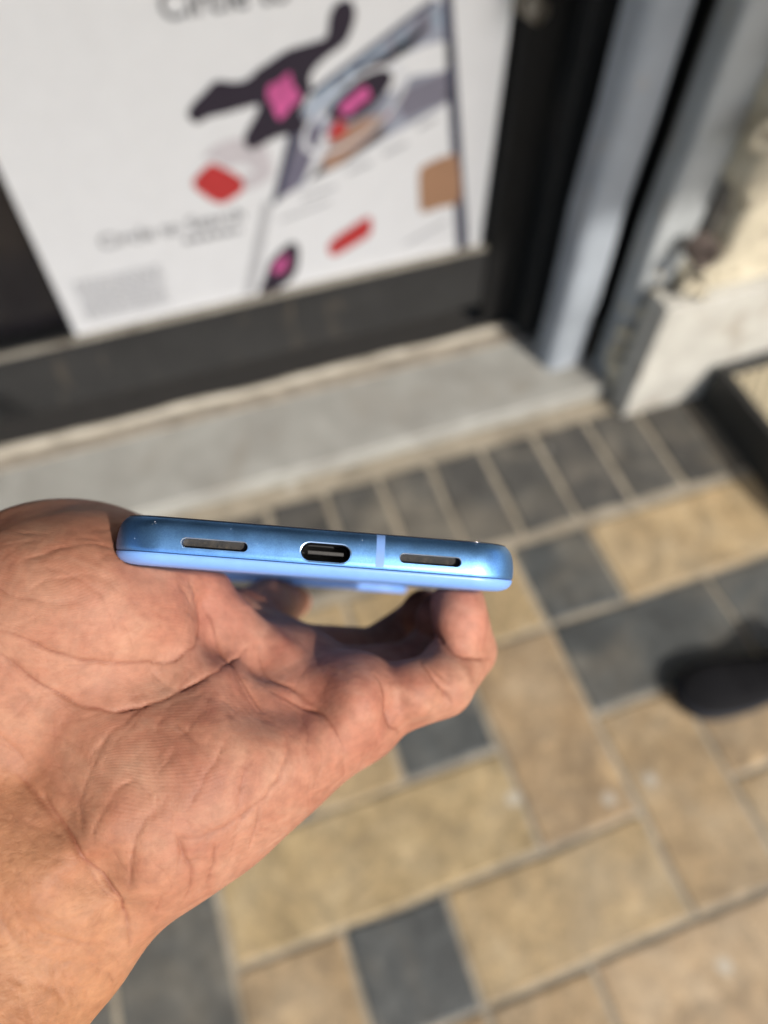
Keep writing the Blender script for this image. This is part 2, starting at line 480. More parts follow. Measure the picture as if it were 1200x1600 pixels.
# ------------------------------------------------------------------ poster
poster = empty("poster", (0.22, 1.2, 0.24))
tag(poster, "white advertising poster with a dark figure and a printed phone behind the door frame", "poster")
def print_mat(name, col, var=0.06):
    return plain("ink_" + name, col, 0.75, 0, var, 25)
PM = {
 'pale_pink': print_mat('pale_pink', (0.62, 0.58, 0.60)), 'screen_grey': print_mat('screen_grey', (0.34, 0.36, 0.43), 0.25),
 'page_white': print_mat('page_white', (0.83, 0.835, 0.84), 0.02), 'phone_navy': print_mat('phone_navy', (0.045, 0.048, 0.085)),
 'bezel_grey': print_mat('bezel_grey', (0.50, 0.50, 0.51)), 'sky_blue': print_mat('sky_blue', (0.36, 0.44, 0.54), 0.3),
 'plum': print_mat('plum', (0.022, 0.014, 0.028)), 'mid_grey': print_mat('mid_grey', (0.21, 0.20, 0.25)),
 'purple_grey': print_mat('purple_grey', (0.17, 0.16, 0.22)), 'hair_brown': print_mat('hair_brown', (0.16, 0.12, 0.11)),
 'pink': print_mat('pink', (0.60, 0.10, 0.30), 0.4), 'red': print_mat('red', (0.52, 0.035, 0.035)),
 'skin_print': print_mat('skin_print', (0.42, 0.25, 0.17)), 'tan': print_mat('tan', (0.40, 0.22, 0.125)),
 'text': print_mat('text', (0.13, 0.13, 0.14)), 'text_pale': print_mat('text_pale', (0.20, 0.20, 0.21)),
 'fine_text': print_mat('fine_text', (0.46, 0.46, 0.47)), 'paper': print_mat('paper', (0.82, 0.825, 0.83), 0.02),
 'ring': print_mat('ring', (0.76, 0.77, 0.80), 0.02),
}
LAYER = 0.0004
def to_poster(o):
    o.parent = poster; o.matrix_parent_inverse = Matrix.Translation(-Vector(poster.location)); return o
to_poster(put("sheet", bm_box((-0.207, 1.1962, 0.225), (0.640, 1.1990, 1.415), 0, 1, PM['paper'], "sheet")))
POSTER_SHAPES = [
 ('printed_swirl','pale_pink',1,1,[(0.1035,0.5622),(0.1315,0.5798),(0.1713,0.5823),(0.1998,0.5717),(0.2119,0.5484),(0.2117,0.5048),(0.1617,0.487),(0.1559,0.5165),(0.1818,0.5166),(0.1692,0.5356),(0.1338,0.5375),(0.1216,0.5533)]),
 ('printed_phone_screen','screen_grey',1,0,[(0.2686,0.6018),(0.3064,0.6362),(0.4987,0.7412),(0.5285,0.7372),(0.5538,0.5764),(0.2846,0.4808),(0.2077,0.4504),(0.2505,0.5723)]),
 ('printed_screen_page','page_white',2,0,[(0.207,0.4535),(0.5522,0.5818),(0.606,0.2431),(0.1303,0.2419)]),
 ('printed_phone_edge','phone_navy',3,0,[(0.5131,0.7576),(0.5294,0.7555),(0.6144,0.241),(0.5866,0.2481)]),
 ('printed_phone_bezel','bezel_grey',3,0,[(0.1906,0.4572),(0.2077,0.4546),(0.1463,0.2602),(0.1239,0.259)]),
 ('printed_phone_side','phone_navy',3,0,[(0.2535,0.582),(0.2684,0.5993),(0.272,0.5836),(0.2161,0.4515),(0.2051,0.451)]),
 ('printed_phone_top','phone_navy',4,0,[(0.289,0.6354),(0.4984,0.7466),(0.5036,0.741),(0.2961,0.6309)]),
 ('printed_sky_patch','sky_blue',2,0,[(0.3089,0.6358),(0.4171,0.6914),(0.4323,0.6667),(0.3559,0.623),(0.2933,0.5948),(0.2792,0.6073)]),
 ('printed_dark_stripe','plum',3,1,[(0.3872,0.6647),(0.437,0.6839),(0.481,0.708),(0.4865,0.6986),(0.4623,0.6779),(0.4173,0.6576)]),
 ('printed_pale_stripe','page_white',3,1,[(0.4274,0.6606),(0.5233,0.6798),(0.5296,0.635),(0.4692,0.6328),(0.428,0.6107)]),
 ('printed_grey_block','mid_grey',3,0,[(0.4386,0.6089),(0.5298,0.6325),(0.5477,0.5826),(0.4559,0.5601)]),
 ('printed_dark_floor','plum',3,0,[(0.2736,0.4802),(0.3088,0.5155),(0.3963,0.5473),(0.4179,0.5565),(0.4126,0.5362),(0.3517,0.504)]),
 ('printed_purple_panel','purple_grey',2,0,[(0.253,0.5667),(0.3052,0.5826),(0.3165,0.5546),(0.287,0.5116),(0.2565,0.4723),(0.2118,0.4525)]),
 ('printed_white_bar','page_white',3,0,[(0.3122,0.571),(0.3188,0.5488),(0.2848,0.4837),(0.2683,0.4814)]),
 ('printed_hair','hair_brown',4,1,[(0.3668,0.6449),(0.3871,0.6578),(0.4122,0.6653),(0.4224,0.6545),(0.4072,0.6383),(0.3765,0.6315)]),
 ('printed_circled_top','plum',5,1,[(0.3184,0.5936),(0.3271,0.6057),(0.354,0.6305),(0.3956,0.65),(0.4257,0.65),(0.4335,0.6329),(0.4097,0.6018),(0.377,0.5817),(0.3388,0.5807)]),
 ('printed_circled_logo','pink',6,1,[(0.3393,0.6008),(0.3599,0.6183),(0.3814,0.6303),(0.3911,0.6262),(0.3937,0.6116),(0.3746,0.6012),(0.3551,0.5892)]),
 ('printed_red_strap','red',6,0,[(0.32,0.5696),(0.3391,0.5865),(0.354,0.5684),(0.3455,0.5543),(0.3188,0.5488)]),
 ('printed_arm','skin_print',5,1,[(0.305,0.4994),(0.3182,0.5382),(0.354,0.5684),(0.3965,0.5786),(0.4178,0.5696),(0.4098,0.5528),(0.3798,0.5317),(0.3352,0.5017)]),
 ('printed_figure','plum',4,1,[(0.092,0.6355),(0.1033,0.6511),(0.1251,0.666),(0.1457,0.6793),(0.1713,0.6731),(0.1926,0.6735),(0.2121,0.6853),(0.2273,0.6919),(0.2622,0.7062),(0.3004,0.7112),(0.3243,0.7165),(0.3312,0.7432),(0.3434,0.7601),(0.3631,0.7622),(0.3723,0.7445),(0.3667,0.723),(0.353,0.7022),(0.3229,0.6868),(0.301,0.6711),(0.2935,0.6563),(0.2948,0.6418),(0.2832,0.6241),(0.2743,0.6036),(0.2829,0.5867),(0.2678,0.5715),(0.232,0.5731),(0.1838,0.5604),(0.1751,0.5829),(0.1981,0.614),(0.2059,0.6307),(0.1895,0.6315),(0.1559,0.6281),(0.1225,0.6257),(0.1032,0.6203)]),
 ('printed_figure_logo','pink',7,1,[(0.2254,0.6589),(0.2429,0.6634),(0.2608,0.6739),(0.2651,0.6557),(0.2758,0.6321),(0.2578,0.6186),(0.2363,0.6025),(0.2284,0.6256),(0.2218,0.6414)]),
 ('printed_red_tile','red',4,1,[(0.0756,0.5181),(0.0878,0.5335),(0.108,0.547),(0.1202,0.5456),(0.1557,0.5154),(0.1607,0.4975),(0.1536,0.4859),(0.1234,0.4723),(0.1075,0.477),(0.09,0.4942)]),
 ('printed_red_pill','red',5,1,[(0.3056,0.3209),(0.3085,0.3396),(0.3285,0.3551),(0.383,0.3807),(0.3938,0.3762),(0.3948,0.3493),(0.3824,0.3352),(0.3203,0.3101)]),
 ('printed_bag','tan',4,1,[(0.49,0.4463),(0.4939,0.4623),(0.5109,0.4706),(0.5486,0.4771),(0.5673,0.4663),(0.5805,0.3763),(0.5423,0.3684),(0.5083,0.3649),(0.4959,0.3756)]),
 ('printed_thumbnail','plum',5,1,[(0.1571,0.2656),(0.171,0.2921),(0.185,0.3248),(0.207,0.3465),(0.2334,0.3612),(0.2462,0.3456),(0.2395,0.3),(0.2225,0.2731),(0.1894,0.2554),(0.161,0.2396)]),
 ('printed_thumbnail_logo','pink',6,1,[(0.1915,0.3139),(0.2059,0.3281),(0.2215,0.339),(0.2225,0.3201),(0.2177,0.3034),(0.2024,0.298),(0.1915,0.2999)]),
 ('printed_screen_shard','sky_blue',3,0,[(0.4368,0.6972),(0.4562,0.7073),(0.4626,0.6711),(0.4449,0.6693)]),
 ('printed_screen_shard','phone_navy',3,0,[(0.3365,0.6406),(0.3569,0.6512),(0.3617,0.6434),(0.3422,0.6325)]),
 ('printed_screen_shard','mid_grey',3,0,[(0.4706,0.718),(0.4873,0.7283),(0.4992,0.6967),(0.4842,0.6945)]),
 ('printed_screen_shard','sky_blue',4,0,[(0.4997,0.7266),(0.5116,0.7333),(0.5174,0.7028),(0.5065,0.7)]),
 ('printed_screen_shard','phone_navy',4,0,[(0.3671,0.6588),(0.3823,0.6677),(0.3871,0.6601),(0.373,0.6523)]),
 ('printed_screen_shard','page_white',4,0,[(0.3059,0.5925),(0.3245,0.6041),(0.3266,0.5963),(0.309,0.5844)]),
 ('printed_screen_shard','red',6,0,[(0.4151,0.5753),(0.431,0.5852),(0.4338,0.577),(0.4205,0.5676)]),
 ('printed_screen_shard','hair_brown',5,0,[(0.399,0.5548),(0.4179,0.5618),(0.4207,0.5427),(0.4071,0.5372)]),
 ('printed_screen_shard','mid_grey',4,0,[(0.2651,0.5644),(0.281,0.5691),(0.2617,0.5277),(0.2503,0.5191)]),
]
def smooth_poly(P, n=5):
    P = np.array(P); m = len(P); out = []
    for i in range(m):
        a, b, c, d = P[(i - 1) % m], P[i], P[(i + 1) % m], P[(i + 2) % m]
        for t in np.arange(n) / n:
            out.append(0.5 * (2 * b + (c - a) * t + (2 * a - 5 * b + 4 * c - d) * t * t + (3 * b - a - 3 * c + d) * t ** 3))
    return [tuple(p) for p in out]
def ink(name, pts, mat, layer):
    """flat print: a thin film on the sheet"""
    y = 1.1960 - LAYER * layer
    n = len(pts)
    bm = bmesh.new()
    f = bm.faces.new([bm.verts.new((x, y, z)) for x, z in pts])
    f.normal_update()
    if f.normal.y > 0: f.normal_flip()
    bmesh.ops.triangulate(bm, faces=bm.faces[:])
    me = bpy.data.meshes.new(name); bm.to_mesh(me); bm.free(); me.materials.append(mat)
    return to_poster(put(name, me))
for nm, mt, ly, sm, pts in POSTER_SHAPES:
    ink(nm, smooth_poly(pts) if sm else pts, PM[mt], ly)
# the pale ring drawn round the circled top
V = []; F = []
for i in range(48):
    a = 2 * math.pi * i / 48; ca, sa = math.cos(a), math.sin(a)
    for k in (1.0, 0.90):
        u, v = 0.105 * k * ca, 0.050 * k * sa
        V.append((0.3655 + u * 0.876 - v * 0.482, 1.1960 - LAYER * 8, 0.594 + u * 0.482 + v * 0.876))
for i in range(48):
    j = (i + 1) % 48; F.append((2 * i, 2 * i + 1, 2 * j + 1, 2 * j))
to_poster(put("printed_ring", new_mesh("printed_ring", V, F, PM['ring'])))
def quad(x0, z0, x1, z1, h): return [(x0, z0), (x1, z1), (x1, z1 + h), (x0, z0 + h)]
for (a, b, h) in (((0.418, 0.500), (0.463, 0.514), 0.008), ((0.351, 0.479), (0.396, 0.490), 0.008), ((0.262, 0.447), (0.327, 0.457), 0.007),
                  ((0.217, 0.411), (0.314, 0.430), 0.006), ((0.484, 0.537), (0.517, 0.549), 0.008), ((0.466, 0.296), (0.555, 0.330), 0.006)):
    ink("printed_caption", quad(a[0], a[1], b[0], b[1], h), PM['fine_text'], 5)
def text(name, body, x, z, width, mat, bold=0.0):
    cu = bpy.data.curves.new(name, 'FONT'); cu.body = body; cu.size = 1.0; cu.offset = bold
    ob = bpy.data.objects.new(name, cu); COL.objects.link(ob)
    dg = bpy.context.evaluated_depsgraph_get()
    me = bpy.data.meshes.new_from_object(ob.evaluated_get(dg))
    bpy.data.objects.remove(ob)
    co = np.empty(len(me.vertices) * 3); me.vertices.foreach_get("co", co); co = co.reshape(-1, 3)
    lo, hi = co[:, 0].min(), co[:, 0].max(); s = width / (hi - lo)
    new = np.stack([x + (co[:, 0] - lo) * s, np.full(len(co), 1.1960 - LAYER * 5), z + co[:, 1] * s], -1)
    me.vertices.foreach_set("co", new.ravel()); me.update(); me.name = name
    me.materials.clear(); me.materials.append(mat)
    return to_poster(put(name, me))
text("printed_headline", "Circle to", 0.086, 0.773, 0.186, PM['text'], 0.012)
text("printed_title", "Circle to Search", -0.104, 0.431, 0.257, PM['text_pale'], 0.004)
# lines of print too small to read
rp2 = random.Random(5)
def fine_lines(name, x0, x1, z0, rows, pitch, h, mat):
    bm = bmesh.new(); y = 1.1960 - LAYER * 4
    for r in range(rows):
        x = x0; z = z0 - r * pitch
        end = x1 - (rp2.random() * 0.25 if r % 4 == 3 else rp2.random() * 0.04) * (x1 - x0)
        while x < end:
            w = rp2.uniform(0.006, 0.016)
            vs = [bm.verts.new((a, y, b)) for a, b in ((x, z), (min(x + w, end), z), (min(x + w, end), z + h), (x, z + h))]
            bm.faces.new(vs); x += w + 0.004
    me = bpy.data.meshes.new(name); bm.to_mesh(me); bm.free(); me.materials.append(mat)
    o = to_poster(put(name, me)); o["kind"] = "stuff"
fine_lines("printed_small_line", 0.037, 0.146, 0.407, 1, 0.012, 0.010, PM['text_pale'])
fine_lines("printed_paragraph", -0.174, -0.012, 0.368, 9, 0.0105, 0.0060, PM['fine_text'])
# ------------------------------------------------------------------ the phone (built in metres, its bottom edge centre at the origin)
# local axes: x across the phone, y away from the bottom edge, z towards the screen
MM = 0.001
def metal_blue(name, col, rough, bump):
    t = NT(name)
    co = t.coord()
    n1 = t.noise(co, 3200, 4, 0.7)
    n2 = t.noise(co, 220, 4, 0.6)
    c = t.mix(0.34, col, t.ramp(n1, [(0.3, 0.25), (0.7, 0.75)]), 'OVERLAY')
    sp = t.n("TexVoronoi", feature='F1', i_Scale=900.0); t.l(co, sp.inputs["Vector"])
    speck = t.math('MULTIPLY', t.math('LESS_THAN', sp.outputs["Distance"], 0.075), t.ramp(n2, [(0.52, 0.0), (0.62, 1.0)]))
    c = t.mix(t.math('MULTIPLY', speck, 0.35), c, (0.75, 0.80, 0.85))
    t.set(Base_Color=c, Metallic=t.math('SUBTRACT', 1.0, speck), Roughness=t.ramp(n2, [(0.3, rough * 0.92), (0.7, rough * 1.12)]),
          Normal=t.bump(n1, bump, 0.00002))
    return t.m
M_FRAME = metal_blue("anodised_blue", (0.145, 0.335, 0.68), 0.40, 0.5)
def satin(name, col, rough, coat=0.0):
    t = NT(name); co = t.coord()
    t.set(Base_Color=t.ramp(t.noise(co, 400, 4), [(0.3, tuple(c * 0.96 for c in col)), (0.7, tuple(c * 1.04 for c in col))]), Roughness=rough, Coat_Weight=coat, Coat_Roughness=0.08,
          Specular_IOR_Level=0.5)
    return t.m
M_BACK = satin("satin_blue_back", (0.145, 0.29, 0.62), 0.36, 0.0)
M_BAND = satin("antenna_plastic", (0.125, 0.235, 0.50), 0.5)
M_SCREEN = satin("screen_glass", (0.006, 0.006, 0.008), 0.06, 1.0)
M_HOLE = plain("port_black", (0.008, 0.008, 0.009), 0.5)
M_PORT = plain("port_metal", (0.016, 0.016, 0.018), 0.35, 0.7, 0.3, 2000)
def mesh_grille():
    t = NT("dusty_grille"); co = t.coord()
    n = t.noise(co, 1500, 3, 0.6)
    d = t.noise(co, 260, 3, 0.6)
    col = t.mix(t.ramp(d, [(0.35, 0.1), (0.65, 1.0)]), (0.012, 0.012, 0.011), t.ramp(n, [(0.35, (0.010, 0.009, 0.008)), (0.7, (0.055, 0.043, 0.030))]))
    t.set(Base_Color=col, Roughness=0.8, Normal=t.bump(n, 0.6, 0.0002))
    return t.m
M_GRILLE = mesh_grille()

HW, LN, HT, RC = 37.9, 162.8, 4.5, 10.0
def outline(inset, nseg=14):
    r = RC - inset; hw = HW - inset; pts = []
    for cx, cy, a0 in ((hw - r, inset + r, -90), (hw - r, LN - inset - r, 0), (-hw + r, LN - inset - r, 90), (-hw + r, inset + r, 180)):
        for i in range(nseg + 1):
            t = i / nseg
            a = math.radians(a0 + 90 * t)
            # slightly squarer than a circle
            ca, sa = math.cos(a), math.sin(a)
            pts.append((cx + r * ca, cy + r * sa))
    return pts
def loft(name, rows, mat, cap_top=False, cap_bot=False):
    V = []; F = []; n = None
    for inset, z in rows:
        o = outline(inset); n = len(o)
        V += [(x * MM, y * MM, z * MM) for x, y in o]
    for k in range(len(rows) - 1):
        for i in range(n): F.append((k * n + i, k * n + (i + 1) % n, (k + 1) * n + (i + 1) % n, (k + 1) * n + i))
    if cap_top: F.append(tuple(range(n))[::-1])
    if cap_bot: F.append(tuple(range((len(rows) - 1) * n, len(rows) * n)))
    me = new_mesh(name, V, F, mat, True)
    return me
phone = empty("smartphone")
tag(phone, "blue smartphone seen from its bottom edge, lying in the open hand", "smartphone")

def stadium(hw, hh, n=10):
    pts = []
    for i in range(n + 1):
        a = -math.pi / 2 + math.pi * i / n; pts.append((hw - hh + hh * math.cos(a), hh * math.sin(a)))
    for i in range(n + 1):
        a = math.pi / 2 + math.pi * i / n; pts.append((-hw + hh + hh * math.cos(a), hh * math.sin(a)))
    return pts
def stadium_prism(name, cx, cz, hw, hh, y0, y1, mat=None):
    s = stadium(hw, hh); n = len(s)
    V = [((cx + x) * MM, y0 * MM, (cz + z) * MM) for x, z in s] + [((cx + x) * MM, y1 * MM, (cz + z) * MM) for x, z in s]
    F = [(i, (i + 1) % n, n + (i + 1) % n, n + i) for i in range(n)] + [tuple(range(n))[::-1], tuple(range(n, 2 * n))]
    return new_mesh(name, V, F, mat)
# frame: rounded metal band; the flat lower half carries the openings
prof = []
for i in range(0, 21):                       # gently crowned face, tighter shoulder towards the screen
    z = 4.25 - 4.75 * (i / 20.0) ** 1.25
    k = (z + 0.5) / 4.75
    prof.append((0.95 * k ** 2 + 0.75 * k ** 6, z))
prof += [(0.0, -1.2), (0.06, -1.7), (0.22, -2.0), (0.5, -2.05)]
rows = [(4.5, 4.1)] + [(i, z) for i, z in prof] + [(4.5, -1.9)]
fr_me = loft("frame", rows + [rows[0]], M_FRAME)
frame = put("frame", fr_me, phone)
SLOTS = ((-18.73, -0.02, 5.85, 0.86), (20.15, 0.25, 5.7, 0.86))
USB = (1.03, 0.12, 4.45, 1.62)
cut = [stadium_prism("cut", cx, cz, hw, hh, -3, 3.0) for cx, cz, hw, hh in SLOTS] + [stadium_prism("cut", USB[0], USB[1], USB[2], USB[3], -3, 8)]
cbm = bmesh.new()
for m in cut: cbm.from_mesh(m)
bmesh.ops.recalc_face_normals(cbm, faces=cbm.faces[:])
cme = bpy.data.meshes.new("cutter"); cbm.to_mesh(cme); cbm.free()
cob = bpy.data.objects.new("cutter", cme); COL.objects.link(cob)
tb = bmesh.new(); tb.from_mesh(fr_me); bmesh.ops.recalc_face_normals(tb, faces=tb.faces[:]); tb.to_mesh(fr_me); tb.free()
md = frame.modifiers.new("openings", 'BOOLEAN'); md.object = cob; md.operation = 'DIFFERENCE'; md.solver = 'EXACT'
dg = bpy.context.evaluated_depsgraph_get()
nm = bpy.data.meshes.new_from_object(frame.evaluated_get(dg))
frame.modifiers.clear(); frame.data = nm; nm.name = "frame"
bpy.data.objects.remove(cob)
nm.polygons.foreach_set("use_smooth", [True] * len(nm.polygons)); nm.set_sharp_from_angle(angle=math.radians(28))
for cx, cz, hw, hh in SLOTS:
    so = put("speaker_slot", stadium_prism("speaker_slot", cx, cz, hw + 0.1, hh + 0.1, 1.7, 2.8, M_GRILLE), phone)
    V = []; F = []; s = stadium(hw + 0.10, hh + 0.10); s2 = stadium(hw - 0.04, hh - 0.04); n = len(s)
    V = [((cx + x) * MM, -0.025 * MM, (cz + z) * MM) for x, z in s] + [((cx + x) * MM, 0.12 * MM, (cz + z) * MM) for x, z in s2]
    F = [(i, n + i, n + (i + 1) % n, (i + 1) % n) for i in range(n)]
    put("slot_chamfer", new_mesh("slot_chamfer", V, F, plain("bright_edge", (0.62, 0.70, 0.80), 0.3, 0.9), True), so)
port = put("usb_port", stadium_prism("usb_port", USB[0], USB[1], USB[2] + 0.1, USB[3] + 0.1, 6.0, 7.6, M_HOLE), phone)
s = stadium(USB[2] + 0.02, USB[3] + 0.02); s2 = stadium(USB[2] - 0.16, USB[3] - 0.16); n = len(s)
V = []; F = []
for pts, y in ((s, -0.02), (s2, 0.18), (s2, 6.2)): V += [((USB[0] + x) * MM, y * MM, (USB[1] + z) * MM) for x, z in pts]
for k in range(2): F += [(k * n + i, (k + 1) * n + i, (k + 1) * n + (i + 1) % n, k * n + (i + 1) % n) for i in range(n)]
put("port_shell", new_mesh("port_shell", V, F, M_PORT, True), port)
s = stadium(USB[2] + 0.24, USB[3] + 0.24); s2 = stadium(USB[2] - 0.01, USB[3] - 0.01)
V = [((USB[0] + x) * MM, -0.025 * MM, (USB[1] + z) * MM) for x, z in s] + [((USB[0] + x) * MM, 0.06 * MM, (USB[1] + z) * MM) for x, z in s2]
put("port_rim", new_mesh("port_rim", V, [(i, n + i, n + (i + 1) % n, (i + 1) % n) for i in range(n)], plain("rim_metal", (0.30, 0.42, 0.58), 0.3, 0.9), True), port)
put("port_tongue", bm_box([v * MM for v in (USB[0] - 3.3, 1.6, USB[1] - 0.38)], [v * MM for v in (USB[0] + 3.3, 6.1, USB[1] + 0.34)], 0.12 * MM, 2, plain("tongue_plastic", (0.022, 0.021, 0.02), 0.45, 0, 0.4, 3000), "port_tongue"), port)
# antenna band, let in flush across the frame
V = []; F = []; bx0, bx1 = 10.1, 11.65
rows_b = [(i, z) for i, z in prof if z > -1.9]
for i, z in rows_b:
    V += [(bx0 * MM, (i - 0.018) * MM, z * MM), (bx1 * MM, (i - 0.018) * MM, z * MM)]
for k in range(len(rows_b) - 1): F.append((2 * k, 2 * k + 1, 2 * k + 3, 2 * k + 2))
put("antenna_band", new_mesh("antenna_band", V, F, M_BAND, True), phone)
# screen glass and back panel
put("screen", loft("screen", [(4.6, 4.25), (1.75, 4.28), (1.70, 4.42), (1.95, 4.50), (2.6, 4.52)], M_SCREEN, True, True), phone)
bk = loft("back_panel", [(1.0, -2.08), (0.16, -2.14), (0.08, -2.30), (0.22, -2.8), (0.52, -3.3), (1.0, -3.75), (1.8, -4.15), (2.8, -4.40), (4.2, -4.50), (6.0, -4.52)], M_BACK, False, True)
back = put("back_panel", bk, phone)
# camera bar across the back near the far end
V = []; F = []; zs = [(0.0, -4.5), (0.0, -6.0), (0.25, -6.4), (0.8, -6.65), (1.6, -6.75)]
st = stadium(33.0, 11.8, 16); n = len(st)
for ins, z in zs:
    k = stadium(33.0 - ins, 11.8 - ins, 16)
    V += [(x * MM, (135.0 + y) * MM, z * MM) for x, y in k]
for r in range(len(zs) - 1): F += [(r * n + i, r * n + (i + 1) % n, (r + 1) * n + (i + 1) % n, (r + 1) * n + i) for i in range(n)]
F.append(tuple(range((len(zs) - 1) * n, len(zs) * n)))
bar = put("camera_bar", new_mesh("camera_bar", V, F, satin("camera_bar_blue", (0.10, 0.23, 0.55), 0.6), True), phone)
bar.data.set_sharp_from_angle(angle=math.radians(35))
V = [(x * MM, (135.0 + y) * MM, -6.8 * MM) for x, y in stadium(30.0, 8.8, 16)]
put("lens_window", new_mesh("lens_window", V, [tuple(range(len(V)))], M_SCREEN), bar)
# small chips where the paint is gone
M_CHIP = plain("bare_metal", (0.55, 0.57, 0.60), 0.8, 0.0)
for (cx, cz, y, r) in ((-29.6, 3.3, 0.62, 0.08), (-29.4, 3.0, 0.49, 0.05), (-29.9, 2.8, 0.40, 0.05), (28.6, 4.05, 1.33, 0.08)):
    bmc = bmesh.new(); bmesh.ops.create_icosphere(bmc, subdivisions=1, radius=r * MM)
    mc = bpy.data.meshes.new("paint_chip"); bmc.to_mesh(mc); bmc.free(); mc.materials.append(M_CHIP)
    o = put("paint_chip", mc, frame, (cx * MM, y * MM, cz * MM)); o.scale = (1, 1, 1)
# ------------------------------------------------------------------ the hand
# hand frame: millimetres, x to the right, y downwards, z away from the viewer
def _len(v): return np.sqrt((v * v).sum(-1))

def sd_cone(p, a, b, r1, r2):
    """round cone between two joints"""
    a = np.asarray(a, np.float32); b = np.asarray(b, np.float32)
    ba = b - a
    l2 = float(ba @ ba); rr = r1 - r2; a2 = l2 - rr * rr; il2 = 1.0 / l2
    pa = p - a
    y = pa @ ba
    z = y - l2
    w = pa * l2 - y[:, None] * ba
    x2 = (w * w).sum(-1)
    y2 = y * y * l2; z2 = z * z * l2
    k = np.sign(rr) * rr * rr * x2
    c1 = np.sign(z) * a2 * z2 > k
    c2 = np.sign(y) * a2 * y2 < k
    d = (np.sqrt(np.maximum(x2 * a2 * il2, 0)) + y * rr) * il2 - r1
    d = np.where(c2, np.sqrt(np.maximum(x2 + y2, 0)) * il2 - r1, d)
    d = np.where(c1, np.sqrt(np.maximum(x2 + z2, 0)) * il2 - r2, d)
    return d

def frame_from(axis, up):
    a = np.array(axis, float); a /= np.linalg.norm(a)
    u = np.array(up, float); u -= a * (u @ a); u /= np.linalg.norm(u)
    return np.array([a, u, np.cross(a, u)])

def sd_ell(p, c, r, rot=None):
    q = p - np.asarray(c, np.float32)
    if rot is not None: q = q @ rot.T.astype(np.float32)
    r = np.asarray(r, np.float32)
    k0 = _len(q / r); k1 = _len(q / (r * r))
    return k0 * (k0 - 1.0) / np.maximum(k1, 1e-6)

def smin(a, b, k):
    h = np.maximum(k - np.abs(a - b), 0.0) / k
    return np.minimum(a, b) - h * h * h * k / 6.0
def smax(a, b, k): return -smin(-a, -b, k)

FPX = 1170.0
def J(px, py, z): return np.array(((px - 600.0) * z / FPX, (py - 800.0) * z / FPX, z))

# phone frame inside the hand frame (bottom edge centre, width / length / thickness axes)
PH_A = np.array((-0.096, 0.093, 1.0)); PH_A /= np.linalg.norm(PH_A)      # away along the phone
PH_B = np.array((1.0, 0.075, 0.0)); PH_B -= PH_A * (PH_B @ PH_A); PH_B /= np.linalg.norm(PH_B)
PH_N = -np.cross(PH_A, PH_B)                                             # towards the screen
if PH_N[1] > 0: PH_N = -PH_N
PH_O = np.array((-11.5, 7.4, 134.7))

def sd_phone(p, grow=0.0):
    q = p - PH_O.astype(np.float32)
    u = q @ PH_B.astype(np.float32); v = q @ PH_A.astype(np.float32) - 81.4; w = q @ PH_N.astype(np.float32)
    hx, hy, hz, r = 37.9, 81.4, 4.5, 2.5
    d = np.stack([np.abs(u) - hx + r, np.abs(v) - hy + r, np.abs(w) - hz + r], -1)
    return _len(np.maximum(d, 0)) + np.minimum(d.max(-1), 0) - r - grow

HAND = []
def cone(a, b, r1, r2, k): HAND.append(lambda p, d: smin(d, sd_cone(p, a, b, r1, r2), k) if d is not None else sd_cone(p, a, b, r1, r2))
def ell(c, r, k, axis=None, up=None):
    rot = frame_from(axis, up) if axis is not None else None
    HAND.append(lambda p, d: smin(d, sd_ell(p, c, r, rot), k))

# forearm and wrist
W0 = J(-40, 1330, 143); W1 = J(-340, 1960, 118); W2 = W1 + (W1 - W0) * 1.3
cone(W0, W1, 23, 27, 1)
cone(W1, W2, 27, 33, 6)
cone(J(85, 1400, 141), J(-105, 1790, 120), 11.5, 15, 14)
# metacarpal block
MC5 = J(548, 1108, 164); MC4 = J(478, 1072, 178); MC3 = J(425, 1030, 188); MC2 = J(368, 985, 196)
cone(J(165, 1345, 144), MC5, 13.0, 12.0, 12)
cone(J(80, 1300, 150), MC4, 15, 11.0, 12)
cone(J(30, 1220, 152), MC3, 17, 11.0, 12)
cone(J(0, 1150, 156), MC2, 18, 11.0, 12)
# hypothenar and thenar pads
ell(J(275, 1245, 149), (36, 19, 19), 9, MC5 - J(165, 1345, 144), (0, 0, -1))
ell(J(150, 1290, 146), (20, 17, 17), 9, MC5 - J(165, 1345, 144), (0, 0, -1))
ell(J(330, 1140, 168), (30, 14, 14), 12, MC5 - J(165, 1345, 144), (0, 0, -1))
ell(J(150, 962, 156), (30, 20, 22), 7, J(330, 980, 172) - J(30, 985, 148), (0, 0, -1))
ell(J(60, 1085, 152), (32, 18, 20), 9, J(330, 1035, 178) - J(30, 1110, 148), (0, 0, -1))
ell(J(105, 893, 164), (24, 15, 16.0), 8, (1, 0.0, 0.9), (0, 0, -1))
ell(J(190, 1165, 156.5), (40, 24, 21), 12, MC5 - J(165, 1345, 144), (0, 0, -1))
ell(J(330, 1110, 168), (26, 16, 13), 12, MC5 - J(165, 1345, 144), (0, 0, -1))
ell(J(110, 1445, 139), (16, 9, 13), 12, W1 - W0, (0, 0, -1))
# pads under the finger roots
ell(J(545, 1098, 161), (12, 10.5, 12), 5)
ell(J(478, 1072, 172), (11, 10, 11), 6)
ell(J(425, 1030, 181), (9, 9, 10), 6)
ell(J(352, 985, 182), (10, 10, 11), 5)
ell(J(305, 990, 172), (10, 11, 11), 7)
# thumb, lying along the side of the phone
T1 = J(158, 882, 178); T2 = J(190, 880, 212); T3 = J(232, 874, 238)
cone(J(110, 905, 165), T1, 13, 10.5, 8)
cone(T1, T2, 10.5, 9.6, 3)
cone(T2, T3, 9.6, 7.6, 3)
